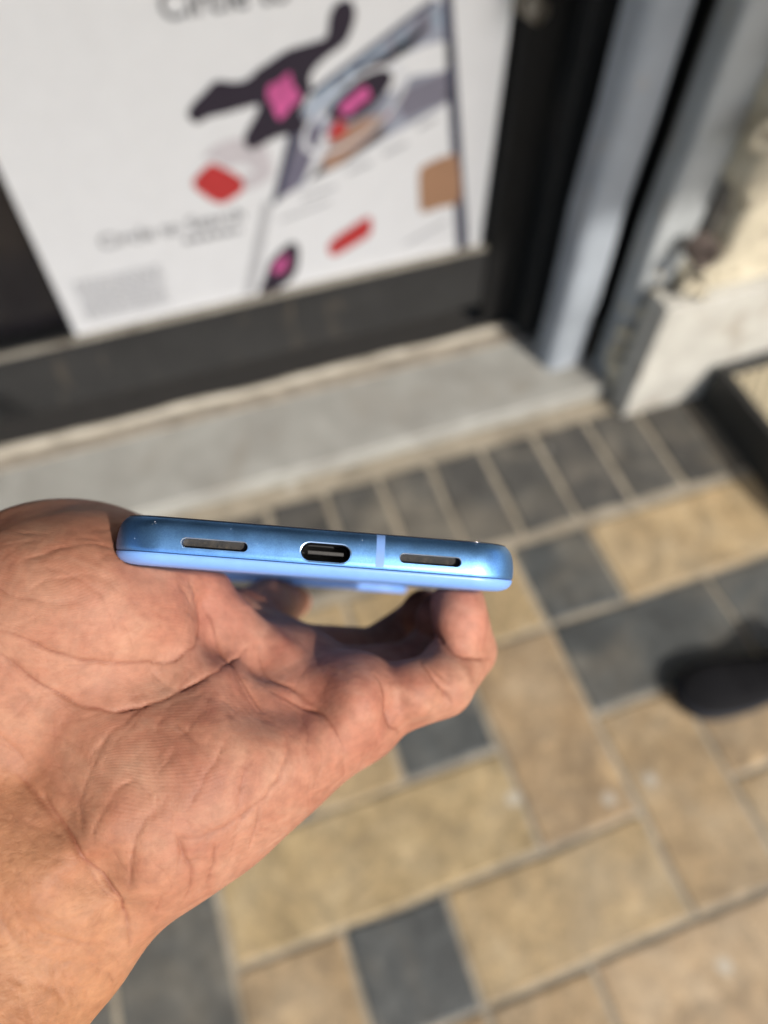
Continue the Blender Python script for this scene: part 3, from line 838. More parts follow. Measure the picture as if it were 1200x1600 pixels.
# fingers: joints from the palm outwards
def finger(a, b, c, d, r, k0=5):
    cone(a, b, r[0], r[1], k0)
    cone(b, c, r[1], r[2], 1.6)
    cone(c, d, r[2], r[3], 1.6)
finger(MC2, J(418, 950, 226), J(438, 944, 256), J(460, 940, 280), (9.4, 8.6, 7.8, 6.2), 4)
finger(MC3, J(585, 1030, 205), J(650, 985, 211), J(664, 958, 203), (9.2, 8.6, 7.8, 6.4), 4)
finger(MC4, J(645, 1055, 185), J(698, 1000, 194), J(690, 968, 188), (9.0, 8.2, 7.6, 6.6), 4)
finger(J(568, 1108, 166), J(688, 1068, 167), J(728, 1016, 180), J(714, 946, 175), (7.8, 7.3, 7.2, 6.4), 4)
# fleshy pads of the little finger between its creases
ell(J(640, 1078, 162), (8.2, 7.2, 6.6), 2.0, J(688, 1068, 167) - J(568, 1112, 164), (0, 0, -1))
ell(J(703, 1038, 171), (6.6, 6.6, 6.2), 1.5)
ell(J(719, 972, 172), (6.3, 8.2, 6.0), 2.2)

def hand_sdf(p):
    p = np.asarray(p, np.float32)
    d = None
    for f in HAND: d = f(p, d)
    d = smax(d, -sd_phone(p, 0.15), 1.0)
    return d

def hand_normals(p, e=0.25):
    g = np.zeros_like(p)
    for i in range(3):
        o = np.zeros(3, np.float32); o[i] = e
        g[:, i] = hand_sdf(p + o) - hand_sdf(p - o)
    return g / np.maximum(_len(g)[:, None], 1e-9)

def surface_nets(fn, lo, hi, h, coarse=8):
    """sparse naive surface nets: returns vertices and quads"""
    lo = np.array(lo, float)
    nb = np.ceil((np.array(hi) - lo) / (h * coarse)).astype(int)
    n = nb * coarse + 1
    H = h * coarse
    ii = np.stack(np.meshgrid(*[np.arange(k) for k in nb], indexing='ij'), -1).reshape(-1, 3)
    cen = lo + (ii + 0.5) * H
    dc = fn(cen.astype(np.float32))
    F = np.full(n, 50.0, np.float32)
    inside = dc < 0
    rng = np.arange(coarse + 1)
    loc = np.stack(np.meshgrid(rng, rng, rng, indexing='ij'), -1).reshape(-1, 3)
    for b in ii[inside]:
        s = b * coarse
        F[s[0]:s[0] + coarse + 1, s[1]:s[1] + coarse + 1, s[2]:s[2] + coarse + 1] = -50
    near = ii[np.abs(dc) < H * 1.1]
    for c0 in range(0, len(near), 400):
        bb = near[c0:c0 + 400]
        idx = (bb[:, None, :] * coarse + loc[None]).reshape(-1, 3)
        F[idx[:, 0], idx[:, 1], idx[:, 2]] = fn((lo + idx * h).astype(np.float32))
    S = F < 0
    c = S[:-1, :-1, :-1].astype(np.int8)
    tot = np.zeros(c.shape, np.int8)
    for dx in (0, 1):
        for dy in (0, 1):
            for dz in (0, 1):
                tot += S[dx:n[0] - 1 + dx, dy:n[1] - 1 + dy, dz:n[2] - 1 + dz]
    act = (tot > 0) & (tot < 8)
    cells = np.argwhere(act)
    vid = np.full(act.shape, -1, np.int64)
    vid[cells[:, 0], cells[:, 1], cells[:, 2]] = np.arange(len(cells))
    acc = np.zeros((len(cells), 3)); cnt = np.zeros(len(cells))
    corners = [(x, y, z) for x in (0, 1) for y in (0, 1) for z in (0, 1)]
    for a in corners:
        for k in range(3):
            if a[k]: continue
            b = list(a); b[k] = 1
            fa = F[cells[:, 0] + a[0], cells[:, 1] + a[1], cells[:, 2] + a[2]]
            fb = F[cells[:, 0] + b[0], cells[:, 1] + b[1], cells[:, 2] + b[2]]
            m = (fa < 0) != (fb < 0)
            t = np.where(m, fa / np.where(m, fa - fb, 1), 0)
            pt = np.tile(np.array(a, float), (len(cells), 1)); pt[:, k] += t
            acc[m] += pt[m]; cnt[m] += 1
    V = lo + (cells + acc / cnt[:, None]) * h
    quads = []
    for k in range(3):
        i, j = [(1, 2), (2, 0), (0, 1)][k]
        sl0 = [slice(None)] * 3; sl1 = [slice(None)] * 3
        sl0[k] = slice(0, -1); sl1[k] = slice(1, None)
        A = S[tuple(sl0)]; B = S[tuple(sl1)]
        e = np.argwhere(A != B)
        e = e[(e[:, i] > 0) & (e[:, j] > 0) & (e[:, i] < n[i] - 1) & (e[:, j] < n[j] - 1)]
        fl = A[e[:, 0], e[:, 1], e[:, 2]]
        def cid(di, dj):
            c = e.copy(); c[:, i] -= di; c[:, j] -= dj
            return vid[c[:, 0], c[:, 1], c[:, 2]]
        qd = np.stack([cid(1, 1), cid(0, 1), cid(0, 0), cid(1, 0)], -1)
        qd[~fl] = qd[~fl][:, ::-1]
        quads.append(qd)
    Q = np.concatenate(quads)
    Q = Q[(Q >= 0).all(1)]
    return V, Q

def mesh_from_arrays(name, V, Q):
    me = bpy.data.meshes.new(name)
    me.vertices.add(len(V)); me.vertices.foreach_set("co", np.asarray(V, np.float32).ravel())
    me.loops.add(Q.size); me.loops.foreach_set("vertex_index", Q.ravel().astype(np.int32))
    me.polygons.add(len(Q))
    me.polygons.foreach_set("loop_start", np.arange(0, Q.size, 4, dtype=np.int32))
    me.polygons.foreach_set("loop_total", np.full(len(Q), 4, np.int32))
    me.update(calc_edges=True); me.validate()
    me.polygons.foreach_set("use_smooth", np.ones(len(Q), bool))
    return me
# skin folds: (depth mm, width mm, points on the skin in the hand frame)
CREASES = [
 (0.75,0.42,[(-70.5,19.4,132),(-68.7,20.3,131.9),(-66.9,21.1,132.1),(-65,21.7,132.4),(-63.2,22.6,132.8),(-61.4,23.5,133.3),(-59.7,24.3,134),(-58,25,134.7),(-56.3,25.8,135.5),(-54.6,26.5,136.4),(-52.9,27.1,137.3),(-51.1,27.6,138.3),(-49.4,27.8,139.2),(-47.6,28,140.2),(-45.8,28.3,141.1),(-44.1,28.6,142.1),(-42.3,28.7,143),(-40.6,28.5,144.1),(-39.1,27.9,145.4),(-38,26.9,146.8),(-37.2,25.8,148.2),(-36.6,24.5,149.6),(-36.3,22.9,150.9),(-36.2,21.2,152),(-36.6,19.3,152.4),(-37.4,17.4,152.1)]),
 (0.85,0.42,[(-70.4,22.6,131.7),(-68.7,23.7,131.8),(-67.1,25.1,132.1),(-65.8,26.5,132.4),(-64.4,28,132.9),(-62.9,29.3,133.5),(-61.4,30.5,134.1),(-59.9,31.7,134.7),(-58.4,33,135.2),(-56.7,34.1,135.7),(-54.9,35,135.9),(-53,35.8,136),(-51,36.3,136.1),(-49,36.5,136.4),(-47,36.3,136.8),(-45.2,35.8,137.6),(-43.4,35.3,138.4),(-41.6,34.9,139.2),(-39.9,34.2,140.1),(-38.4,33.4,141.3),(-36.8,32.8,142.4),(-35.2,32.3,143.6),(-33.8,31.7,144.9),(-32.5,31,146.3),(-31.5,30.1,147.8),(-30.7,29.2,149.5),(-29.8,28.4,151.1),(-28.9,27.7,152.9),(-28.1,27.1,154.6)]),
 (0.7,0.4,[(-36.6,17.6,153.4),(-35.7,19.5,153.8),(-34.9,21.4,153.9),(-34.1,23.3,153.5),(-33.2,25,152.7),(-32.2,26.6,151.7),(-31.1,28,150.6),(-30.1,29.5,149.5),(-29.1,30.9,148.4),(-27.8,32.4,147.5),(-26.3,33.7,146.9),(-24.9,35.1,146.2),(-23.7,36.6,145.2),(-22.6,38.1,144.3)]),
 (0.7,0.45,[(-25.8,27,157.4),(-24.9,28.2,156.1),(-23.9,29.6,154.9),(-22.9,30.9,153.8),(-21.7,32.3,152.9),(-20.1,33.4,152.5),(-18.3,34.2,152.6),(-16.7,35.2,151.9),(-15.4,36.4,150.8),(-14.1,37.6,149.9),(-12.8,38.9,149.2)]),
 (0.35,0.3,[(-70.5,12.5,133.8),(-68.6,13.5,133.3),(-66.7,14.7,133.1),(-64.7,15.5,133.2),(-62.6,16,133.5),(-60.5,16.4,134),(-58.4,16.7,134.7),(-56.4,16.9,135.5),(-54.4,17.1,136.4)]),
 (0.25,0.25,[(-61.2,29.7,134.2),(-57.1,27.5,135.4),(-52.8,27,137.3)]),
 (0.22,0.25,[(-63.5,33.8,133.2),(-59.6,32.3,134.8),(-55.4,31.7,136.4)]),
 (0.25,0.25,[(-49.5,20.1,139),(-48.3,23.5,139.8),(-46.6,26.7,140.8)]),
 (0.3,0.3,[(-44.3,29.8,141.5),(-42.7,31.2,141.5),(-41,32.4,141.2),(-39.2,33.5,141)]),
 (0.4,0.35,[(-44.2,35.5,138),(-45.5,36.9,136.8),(-46.9,38.3,135.6),(-48.5,39.5,134.5),(-50,40.9,133.5),(-51.2,42.5,132.4),(-51.5,44.5,131.4)]),
 (0.35,0.35,[(-39.1,38.2,137.3),(-37.3,39.7,136.8),(-35.6,41.2,136.3),(-34,42.8,135.8),(-32.4,44.4,135.3),(-30.8,46.2,135.1)]),
 (0.2,0.3,[(-70.8,6.5,138.1),(-67,6.3,138.1),(-63.2,6.1,138.7)]),
 (0.3,0.35,[(-65.6,9.7,135.5),(-63.8,9.2,136.1),(-61.9,8.7,136.9),(-60.1,8.3,137.8),(-58.4,7.9,138.7),(-56.6,7.7,139.7),(-54.8,7.6,140.7),(-53,8,141.5),(-51.2,8.5,142.4)]),
 (0.28,0.3,[(-63.7,14.8,133.5),(-62.1,13.7,134.3),(-60.3,13,135.1),(-58.3,12.8,135.9),(-56.4,12.8,136.8),(-54.4,12.9,137.7),(-52.6,13.2,138.6),(-50.7,13.5,139.7)]),
 (0.3,0.35,[(-42,14.3,147.2),(-40.5,16,148.2),(-39.3,18,149),(-38.5,20.3,149.2)]),
 (0.3,0.35,[(-40,14,149.9),(-38.9,15.4,150.8),(-37.9,17,151.4),(-37.4,19,151.2)]),
 (0.3,0.3,[(-68.4,37.3,130.6),(-67.1,39.2,130.8),(-65.5,41,131),(-63.9,42.6,131),(-62.3,44.3,130.5)]),
 (0.22,0.3,[(-60,37.2,133.7),(-55.1,37.6,134.7),(-50.4,36.5,136.1)]),
 (0.2,0.25,[(-53.9,19,136.4),(-50.8,18.8,138.2),(-47.9,20.1,140.1),(-45.4,22,142),(-43,24.2,143.7)]),
 (0.2,0.25,[(-59.2,20.6,134),(-55.5,19.7,135.5),(-51.9,20.2,137.4)]),
 (1,0.5,[(-60.5,46.6,129.7),(-59.5,48.4,129),(-58.4,50.1,128.4),(-57.1,51.6,127.9),(-55.7,53.1,127.4),(-54.2,54.6,127.1),(-52.9,56.1,126.8),(-51.7,57.9,126.6),(-50.6,59.7,126.5),(-49.3,61.3,126.6),(-47.9,62.8,126.9),(-46.8,64.6,127.4),(-45.9,66.3,128),(-45.1,68.1,128.8),(-44.7,70,129.6),(-44.6,71.9,130.5),(-44.6,73.8,131.4),(-44.6,75.7,132.4),(-44.7,77.5,133.5)]),
 (0.55,0.6,[(-64.9,44.5,130.1),(-63.4,46,129.7),(-61.9,47.5,129.2),(-60.5,48.9,128.7),(-59,50.4,128.2),(-57.6,51.9,127.7),(-56.2,53.5,127.3)]),
 (0.4,0.35,[(-51.3,59.4,126.4),(-50.4,61.5,126.4),(-49.3,63.4,126.6),(-47.9,65,127.1),(-46.6,66.7,127.8),(-45.8,68.7,128.6),(-45.2,70.6,129.6)]),
 (0.4,0.4,[(-43.1,46.4,131.7),(-44.9,47.6,130.8),(-46.6,48.9,130),(-47.7,50.8,129.1),(-48.6,52.7,128.3),(-49.3,54.8,127.6),(-49.3,57,127.1)]),
 (0.45,0.4,[(-39.1,50.8,130.7),(-40.4,52.4,130),(-41.6,54,129.3),(-42.6,55.8,128.7),(-43.2,57.9,128.3),(-43.3,60,128.1),(-43.5,62.2,128.2),(-43.7,64.4,128.4),(-44,66.5,128.8)]),
 (0.6,0.4,[(-36.7,55.3,130.5),(-36,57.2,130.6),(-35.3,59,131),(-34.6,60.8,131.6),(-34.3,62.7,132.2),(-34.4,64.5,132.8),(-34.6,66.4,133.6),(-35,68.2,134.4),(-35.6,69.8,135.3)]),
 (0.5,0.4,[(-30.4,57.9,133.3),(-30.3,60.3,133.8),(-30.7,62.7,134.3),(-31.4,65,134.9),(-32.4,67.1,135.6)]),
 (0.45,0.4,[(-36.3,56.7,130.6),(-34.3,56.9,131.4),(-32.3,56.8,132.2),(-30.4,56.4,133.2),(-28.6,55.8,134.2),(-26.8,55,135.1),(-25.2,54,136.2),(-23.6,52.9,137.2),(-22.1,51.8,138.3),(-20.8,50.4,139.3),(-19.9,48.8,140.2),(-19.2,46.9,141.2),(-18.7,45,142.1)]),
 (0.3,0.35,[(-23.5,52.8,137.3),(-23.6,54.9,137.3),(-23.9,57.1,137.4),(-24.5,59.2,137.6),(-25.1,61.2,138),(-25.7,63.2,138.6)]),
 (0.3,0.3,[(-50.1,40.1,134),(-50.3,42,132.8),(-50.6,44,131.8),(-51.4,45.8,130.8),(-52.1,47.7,129.8),(-52.3,49.8,128.9),(-52,51.8,128.2),(-51.6,54,127.5),(-51.1,56.1,127)]),
 (0.3,0.3,[(-28.6,41.4,138.5),(-29.5,42.9,137.3),(-30.4,44.5,136),(-31.3,46.1,134.9),(-32.2,47.7,133.9),(-33.2,49.4,133),(-34.1,51.1,132.1),(-35.1,52.9,131.4)]),
 (0.4,0.35,[(-39.2,66.8,131.1),(-39.4,69.1,132.1),(-40.7,71.4,132.8)]),
 (0.22,0.3,[(-51.4,50,128.9),(-54.6,46.4,130.2),(-58.1,43.1,131.5)]),
 (0.25,0.3,[(-27,56.3,135.2),(-27.6,60.1,135.6),(-28.2,63.8,136.7)]),
 (0.25,0.3,[(-14.9,49.8,144.3),(-15.4,54,144.4),(-15,57.5,146.7),(-15,60.3,150)]),
 (0.3,0.35,[(-58.6,68.4,124.7),(-56.8,69.5,125.2),(-55,70.6,125.7),(-53.3,71.7,126.4),(-51.6,72.8,127.2),(-49.9,73.7,128.2),(-48.3,74.6,129.3),(-46.9,75.6,130.6),(-45.6,76.7,132.1)]),
 (0.2,0.3,[(-63.3,65.1,123.5),(-59.5,65.8,124.7),(-55.8,67.1,125.4),(-52.2,68.9,126.4)]),
 (0.2,0.3,[(-62.8,69.7,122.4),(-59.8,71.8,123.5),(-56.8,73.7,124.7),(-53.9,75.6,126.3),(-51,77,128.2),(-48.3,78.5,130.5)]),
 (0.2,0.3,[(-61.9,74.8,120.8),(-58.7,77,122.3),(-55.6,78.8,124.4),(-52.7,80.4,127),(-49.9,81.8,129.8)]),
 (0.2,0.3,[(-64,58.6,124.7),(-60.3,60.7,125.2),(-56.5,62.4,125.4),(-52.9,64.6,125.9)]),
 (0.75,0.5,[(-2.8,33.7,153.7),(-1.3,35,153.2),(-0.7,36.8,152.4),(0.1,38.6,152.1),(1,40.5,152.5),(1.4,42.5,152.9),(1.8,44.2,153.8),(2.5,45.3,155.4),(3.2,46.2,157.2),(3.7,47,159)]),
 (0.8,0.5,[(7.7,31.8,161.8),(8.2,32.3,159.9),(9.2,33.3,158.4),(10.4,34.7,157.7),(11.7,36.3,157.9),(12.8,37.9,158.8),(13.7,39.6,159.6),(14.6,41.3,160.4)]),
 (0.35,0.4,[(9.4,32.5,160.2),(11.3,33.9,159.6),(13,35.6,159.6),(14.5,37.5,159.7)]),
 (0.8,0.5,[(11.5,28,177.3),(11.6,28.3,175.4),(11.5,28.1,173.4),(11.5,27.9,171.4),(12.1,28.4,169.5),(13,29.2,167.8),(14.2,30.2,166.4),(15.6,31.2,165.3),(17.5,32,165.4),(19.2,32.5,166.4),(20.6,33,167.8),(21.8,33.4,169.5),(22.9,33.7,171.2),(24,34,172.9),(25.1,34.3,174.6)]),
 (0.2,0.35,[(15.6,27.4,166.5),(17.5,27.7,166.3),(19.4,28.1,166.7)]),
 (0.75,0.45,[(-22.3,34.1,149.3),(-20.5,35,149.5),(-18.6,35.9,149.7),(-16.7,36.8,149.8),(-15,37.9,149.4),(-13.4,39.1,149),(-11.9,40.6,148.6),(-10.6,42.2,148.4),(-9.5,43.9,148.5),(-8.6,45.7,148.9),(-8,47.6,149.6)]),
 (0.3,0.35,[(-8,47.6,149.6),(-8.4,49.6,149.9),(-8.5,51.5,150.6),(-8.3,53.2,151.8),(-8.2,54.7,153.3)]),
 (0.4,0.35,[(-30.9,29.3,149.1),(-29.9,28.6,150.8),(-29,27.9,152.5),(-28.1,27.3,154.3),(-27.4,26.7,156.1)]),
 (0.4,0.35,[(-32.3,26.8,151.2),(-31.3,28.3,150.2),(-30.2,29.7,149.1),(-29.3,31.2,147.9),(-28.3,32.7,146.9),(-27.1,34.1,145.9),(-25.8,35.5,145.1),(-24.5,37,144.3),(-23,38.3,143.8),(-21.5,39.7,143.5)]),
 (0.3,0.35,[(-19.6,41.9,143.2),(-18.8,43.9,142.6),(-18.7,45.9,141.8),(-19.5,47.7,140.7),(-20.5,49.4,139.7),(-21.6,51,138.7),(-22.8,52.7,137.7)]),
 (0.25,0.35,[(-3.7,47.2,151.3),(-4.5,50,152.7),(-5.3,52.6,154.4)]),
 (0.25,0.35,[(-1.3,45.4,151.7),(-2.5,49.6,153.8),(-3.4,53,157.1)]),
 (0.25,0.35,[(1.6,41.9,153.1),(3,45.3,156.1),(3.8,47.9,160.1)]),
 (0.3,0.35,[(-15.6,38.3,148.8),(-15.2,40,147.7),(-14.9,41.7,146.7),(-15.1,43.4,145.6),(-15.6,45.1,144.5)]),
 (0.25,0.3,[(-26.1,43.2,138.6),(-25.8,47.1,137),(-26.4,51,135.6)]),
 (0.25,0.3,[(-12.5,45.8,146.7),(-13.4,50,145.7),(-14.7,54.1,145.2)]),
 (0.1,0.3,[(-62.8,5.1,139.9),(-60.6,4.2,141.6),(-57.7,5,141.8)]),
 (0.12,0.3,[(-50.7,17.8,138.5),(-49.1,16.7,139.8),(-47.3,16.5,141.2)]),
 (0.24,0.3,[(-61.7,58.1,125.4),(-60.4,60.1,125.2),(-58.8,61.9,125.2)]),
 (0.11,0.3,[(-18.6,63.6,148.3),(-18.1,60.7,145.3),(-18,57.2,142.9),(-18.5,53.4,141.2)]),
 (0.16,0.3,[(-48.9,70.2,127.8),(-46.9,67.9,128),(-44.2,67.2,128.9)]),
 (0.22,0.3,[(-61.3,38.8,132.9),(-57.7,40,133),(-54.6,42,132.3)]),
 (0.23,0.3,[(-3,44.9,150.6),(-0.3,41.7,151.4),(2.6,40.2,154.3)]),
 (0.17,0.3,[(-45.8,62.6,127.5),(-43.9,63.7,128.2),(-41.8,63.5,129)]),
 (0.17,0.3,[(-75.5,2.2,147.3),(-73.1,2.8,144.5),(-70.6,3.5,142),(-67.6,4.4,140.2),(-64.1,5.1,139.6)]),
 (0.2,0.3,[(-49.4,18.5,139.2),(-45.6,18,142.2),(-42.1,18.8,145.4)]),
 (0.19,0.3,[(-16,32.6,156.8),(-15,35.1,152.4),(-11.6,37.8,149.8)]),
 (0.15,0.3,[(-50,22.1,138.6),(-48.8,22.1,139.3),(-47.9,21.3,140)]),
 (0.21,0.3,[(-65.5,30.6,132.6),(-64.1,32,133.1),(-62.8,33.5,133.5)]),
 (0.18,0.3,[(-42.5,31.6,141.2),(-42.2,29,142.9),(-41.5,26.4,144.4)]),
 (0.15,0.3,[(-20.8,47.3,139.9),(-23,43.1,140.3),(-24.1,39.1,142.5)]),
 (0.12,0.3,[(-34.5,26.4,150),(-34.3,25.1,151.5),(-32.8,25.2,152.9)]),
 (0.11,0.3,[(1.1,35,155.9),(2.3,38.6,154.4),(3,42.7,154.9)]),
 (0.16,0.3,[(-52.6,56.5,126.7),(-50.4,60.1,126.5),(-46.4,61,127.3)]),
 (0.14,0.3,[(-64.8,51,127.3),(-63.4,52.7,126.8),(-62.1,54.6,126.4)]),
 (0.23,0.3,[(-64,65.2,123.1),(-61.7,68.7,123.3),(-59.5,72.3,123.5)]),
 (0.15,0.3,[(-57.5,16.1,135.2),(-57,17.7,135.1),(-56.3,19.3,135.2)]),
 (0.1,0.3,[(-25.9,27.6,156.1),(-23.7,28.1,157.7),(-21.4,29.3,158.7)]),
 (0.16,0.3,[(-28.7,59.4,134.6),(-28.2,55.2,134.3),(-26.5,51.5,135.5)]),
 (0.19,0.3,[(-64.1,20.8,132.6),(-60.2,21.5,133.6),(-56.4,21.2,135.1)]),
 (0.18,0.3,[(-58.4,52.4,127.5),(-57.1,53.7,127.2),(-55.9,55,126.8)]),
 (0.17,0.3,[(-38.7,21.1,148.7),(-37.7,20.9,150),(-36.7,21.6,151.1)]),
 (0.15,0.3,[(-40.3,45.3,132.8),(-39.9,41.5,135),(-37.3,38.9,137.4)]),
 (0.15,0.3,[(-27.2,57.3,135.1),(-26.4,53.9,135.4),(-27,50.5,135.4)]),
 (0.22,0.3,[(-46.6,35.1,137.8),(-46.3,34.2,138.4),(-45.6,33.6,138.9)]),
 (0.24,0.3,[(-38.6,29.6,144.4),(-36.1,31.5,143.9),(-33.3,32.8,144)]),
 (0.19,0.3,[(-62.1,35.6,133.5),(-62.2,31.7,133.8),(-61.7,27.8,133.7)]),
 (0.22,0.3,[(-34.8,39.5,137.7),(-33.3,36.9,140.2),(-32.6,34.2,142.9)]),
 (0.24,0.3,[(-12.7,31,159.7),(-11.6,31.7,156.3),(-9.8,33,153.3),(-7.2,34.7,151.4)]),
 (0.1,0.3,[(-70.1,10.8,134.6),(-69,10.2,135),(-67.9,9.7,135.3)]),
 (0.11,0.3,[(-28,28.4,152.6),(-25,30.3,152.5),(-22.3,32.5,151.9)]),
 (0.11,0.3,[(-62.8,59.6,124.9),(-62,56.7,125.8),(-62.2,53.7,126.7)]),
 (0.2,0.3,[(-50.2,81.6,129.5),(-48.5,78.8,130.4),(-46,78.3,132.5)]),
 (0.22,0.3,[(-37.9,67.3,132),(-36.4,62.9,131.2),(-35.4,58.4,130.9)]),
 (0.23,0.3,[(-24.5,55.1,136.7),(-22.9,57.9,138.5),(-21.1,59.9,141),(-19.5,61.4,144)]),
 (0.24,0.3,[(-51.6,17.8,137.9),(-48.7,17.7,139.9),(-45.9,17.5,142.1)]),
 (0.18,0.3,[(-41.5,49.7,130.6),(-38.5,48.1,131.9),(-35,48.7,132.6)]),
 (0.12,0.3,[(-65.6,49.2,127.9),(-62,51.8,127.4),(-58.3,54.2,126.9)]),
 (0.24,0.3,[(1.3,33.8,158),(2.4,35,156.6),(3.7,36.3,155.4)]),
 (0.12,0.3,[(-29.1,33.1,145.8),(-26.9,31.1,149.8),(-25.3,29.2,154)]),
 (0.12,0.3,[(-56,31.3,136.2),(-55.3,28.1,136.3),(-55.5,24.9,135.8)]),
 (0.12,0.3,[(-14.6,49.5,144.5),(-15.2,44.9,144.9),(-15.5,40.6,146.9)]),
 (0.24,0.3,[(-59.3,60.8,125.3),(-56.8,59.2,125.8),(-54.2,57.9,126.3)]),
 (0.24,0.3,[(-37.9,42,135.2),(-36.2,40.7,136.4),(-35.2,39,137.9)]),
 (0.17,0.3,[(-64.2,68.9,121.7),(-61.9,71.5,122.3),(-60.3,74.6,122.1)]),
 (0.16,0.3,[(-56.1,78.9,123.8),(-55.1,79.1,124.8),(-54.2,78.4,125.7)]),
 (0.24,0.3,[(-28.3,57.7,134.5),(-26.3,56,135.6),(-25.4,53.3,136)]),
 (0.23,0.3,[(-48.5,18.9,139.8),(-45.5,19.8,142),(-42.7,20.4,144.5)]),
 (0.1,0.3,[(-50.5,63,126.3),(-50.3,60.2,126.5),(-48.3,58.4,127)]),
 (0.18,0.3,[(-69.7,46,128.5),(-68.1,43.7,129.6),(-67.5,40.9,130.4)]),
 (0.21,0.3,[(-41.7,70.1,131.4),(-40.3,67.9,131.1),(-38.3,66.2,131.3)]),
 (0.25,0.3,[(-56.1,4.8,142.8),(-53.6,4.5,144.8),(-52,3.6,147.4)]),
 (0.22,0.3,[(-59.4,33.6,134.8),(-57.1,35.8,135),(-54.3,37.1,135.1)]),
 (0.11,0.3,[(-2.2,49.6,154.2),(1.1,46.2,154.2),(2.7,41.8,154.4)]),
 (0.18,0.3,[(-52.5,68.5,126.3),(-51.5,68,126.5),(-50.5,67.9,126.8)]),
 (0.1,0.3,[(-59.7,48.4,129),(-57.4,52,127.7),(-54.1,54.9,127)]),
 (0.24,0.3,[(-65.3,20.3,132.4),(-63,19.7,132.9),(-61.1,18.3,133.5)]),
 (0.13,0.3,[(-46.7,45.9,131.3),(-49.3,42.8,132.5),(-52,39.9,133.9)]),
 (0.15,0.3,[(-41,12.6,149.5),(-38.6,14.6,151.8),(-36.4,16.9,154.1),(-34.5,19.6,156.2)]),
 (0.16,0.3,[(-64.6,18.3,132.7),(-62.8,18.2,133.1),(-61.1,17.4,133.6)]),
 (0.13,0.3,[(-42.3,29,142.9),(-39.5,26.1,146.1),(-37.4,23.1,149.5)]),
 (0.22,0.3,[(-40,53.6,129.8),(-39.9,51.4,130.4),(-39.6,49.2,131.1)]),
 (0.18,0.3,[(-24.4,37.7,143.7),(-20.5,40.5,143.5),(-17.1,43.8,143.9)]),
 (0.14,0.3,[(-32,39.8,138.4),(-31.6,37,140.8),(-29.9,35,143.4)]),
 (0.15,0.3,[(-21.9,35.8,147.4),(-18.6,36.6,148.7),(-15.8,38.8,148.2),(-14.5,41.9,146.8)]),
 (0.18,0.3,[(-59.9,38.9,133.2),(-56.3,40.6,132.9),(-52.5,42,132.6)]),
 (0.1,0.3,[(-60.8,6.8,138.8),(-59.3,7,139.1),(-57.8,6.9,139.8)]),
 (0.11,0.3,[(-7.8,43,148.8),(-3.6,43.2,149.8),(0,43.9,152),(2.6,45.1,155.3)]),
 (0.23,0.3,[(-53.7,14.4,137.5),(-51.3,18.8,137.9),(-49.6,23.4,138.9)]),
 (0.1,0.3,[(-54.1,54,127.3),(-51.7,56.9,126.7),(-48.2,58.7,127)]),
 (0.17,0.3,[(-51.9,27.7,137.9),(-48.5,30.2,139.4),(-45.6,33.5,139)]),
 (0.19,0.3,[(-36,33.9,141.8),(-35.4,32.4,143.4),(-34.1,31.2,145.1)]),
 (0.24,0.3,[(-38.7,19.8,195.8),(-38.3,19.9,194.7),(-37.9,20.1,193.7)]),
 (0.24,0.3,[(-35.5,19.3,182.8),(-33.9,20,179.8),(-31.2,22.1,179.8)]),
 (0.24,0.3,[(-59.2,7.8,138.5),(-57.2,6.4,140.6),(-54.2,6.9,141.7)]),
 (0.11,0.3,[(-52.1,23,137.3),(-50.9,24.3,138.1),(-49.6,25.6,139)]),
 (0.22,0.3,[(-64.2,50.6,127.5),(-63.4,52.8,126.8),(-62.1,54.9,126.3)]),
 (0.2,0.3,[(-53.7,12.3,138.3),(-51.5,14.2,138.9),(-49.5,16.3,139.6)]),
 (0.13,0.3,[(-33.5,18,161.5),(-32.1,20.4,164),(-29.9,22.9,163.6),(-27.8,24.6,161)]),
 (0.23,0.3,[(-55.3,74.6,125.4),(-54.9,78.9,125),(-53.5,83,125.9)]),
 (0.21,0.3,[(-35.7,52.5,131.3),(-33.6,55.4,131.7),(-30.8,57.3,133)]),
 (0.16,0.3,[(-63,70,122.1),(-61.7,71.6,122.4),(-61.4,73.5,121.8)]),
 (0.21,0.3,[(-41,36.4,138.2),(-37.5,35.1,140.2),(-33.7,34.6,142.1)]),
 (0.17,0.3,[(-66.8,32.9,131.9),(-64.6,35.4,132.5),(-61.9,37.2,133.2)]),
 (0.25,0.3,[(-69.2,16.1,132.5),(-64.9,17,132.8),(-61.5,19.7,133.3)]),
 (0.25,0.3,[(-48.9,74.8,129),(-47.5,77.6,130.9),(-46.6,80.5,132.9)]),
 (0.11,0.3,[(-2.6,48.5,152.8),(-1.1,45.2,151.7),(1.1,42.2,152.6),(3.5,40.3,154.9)]),
 (0.13,0.3,[(-31,27.5,151.3),(-29.2,29.9,149.6),(-27.3,32.3,148)]),
 (0.23,0.3,[(-70.7,19.5,132),(-67.3,19.9,132.1),(-64.1,20.9,132.6)]),
 (0.25,0.3,[(-52.9,48.2,129.5),(-52.3,51.8,128.2),(-50,54.8,127.5)]),
 (0.18,0.3,[(-32.9,43.1,135.9),(-31.8,42.2,136.8),(-31.1,41,137.8)]),
 (0.16,0.3,[(-57.6,64.6,125.2),(-54.7,67,125.6),(-53.5,70.6,126.2)]),
 (0.25,0.3,[(-41.1,40.4,135.4),(-41,39.1,136.3),(-40.6,37.8,137.2)]),
 (0.15,0.3,[(-53.6,67,125.9),(-52,68.8,126.5),(-50.7,70.7,127.2)]),
 (0.17,0.3,[(-49.9,67.7,126.9),(-47.6,65.1,127.2),(-44.4,64.3,128.1)]),
 (0.24,0.3,[(-46,68.3,128.5),(-45.5,70.5,129.4),(-45,72.5,130.6)]),
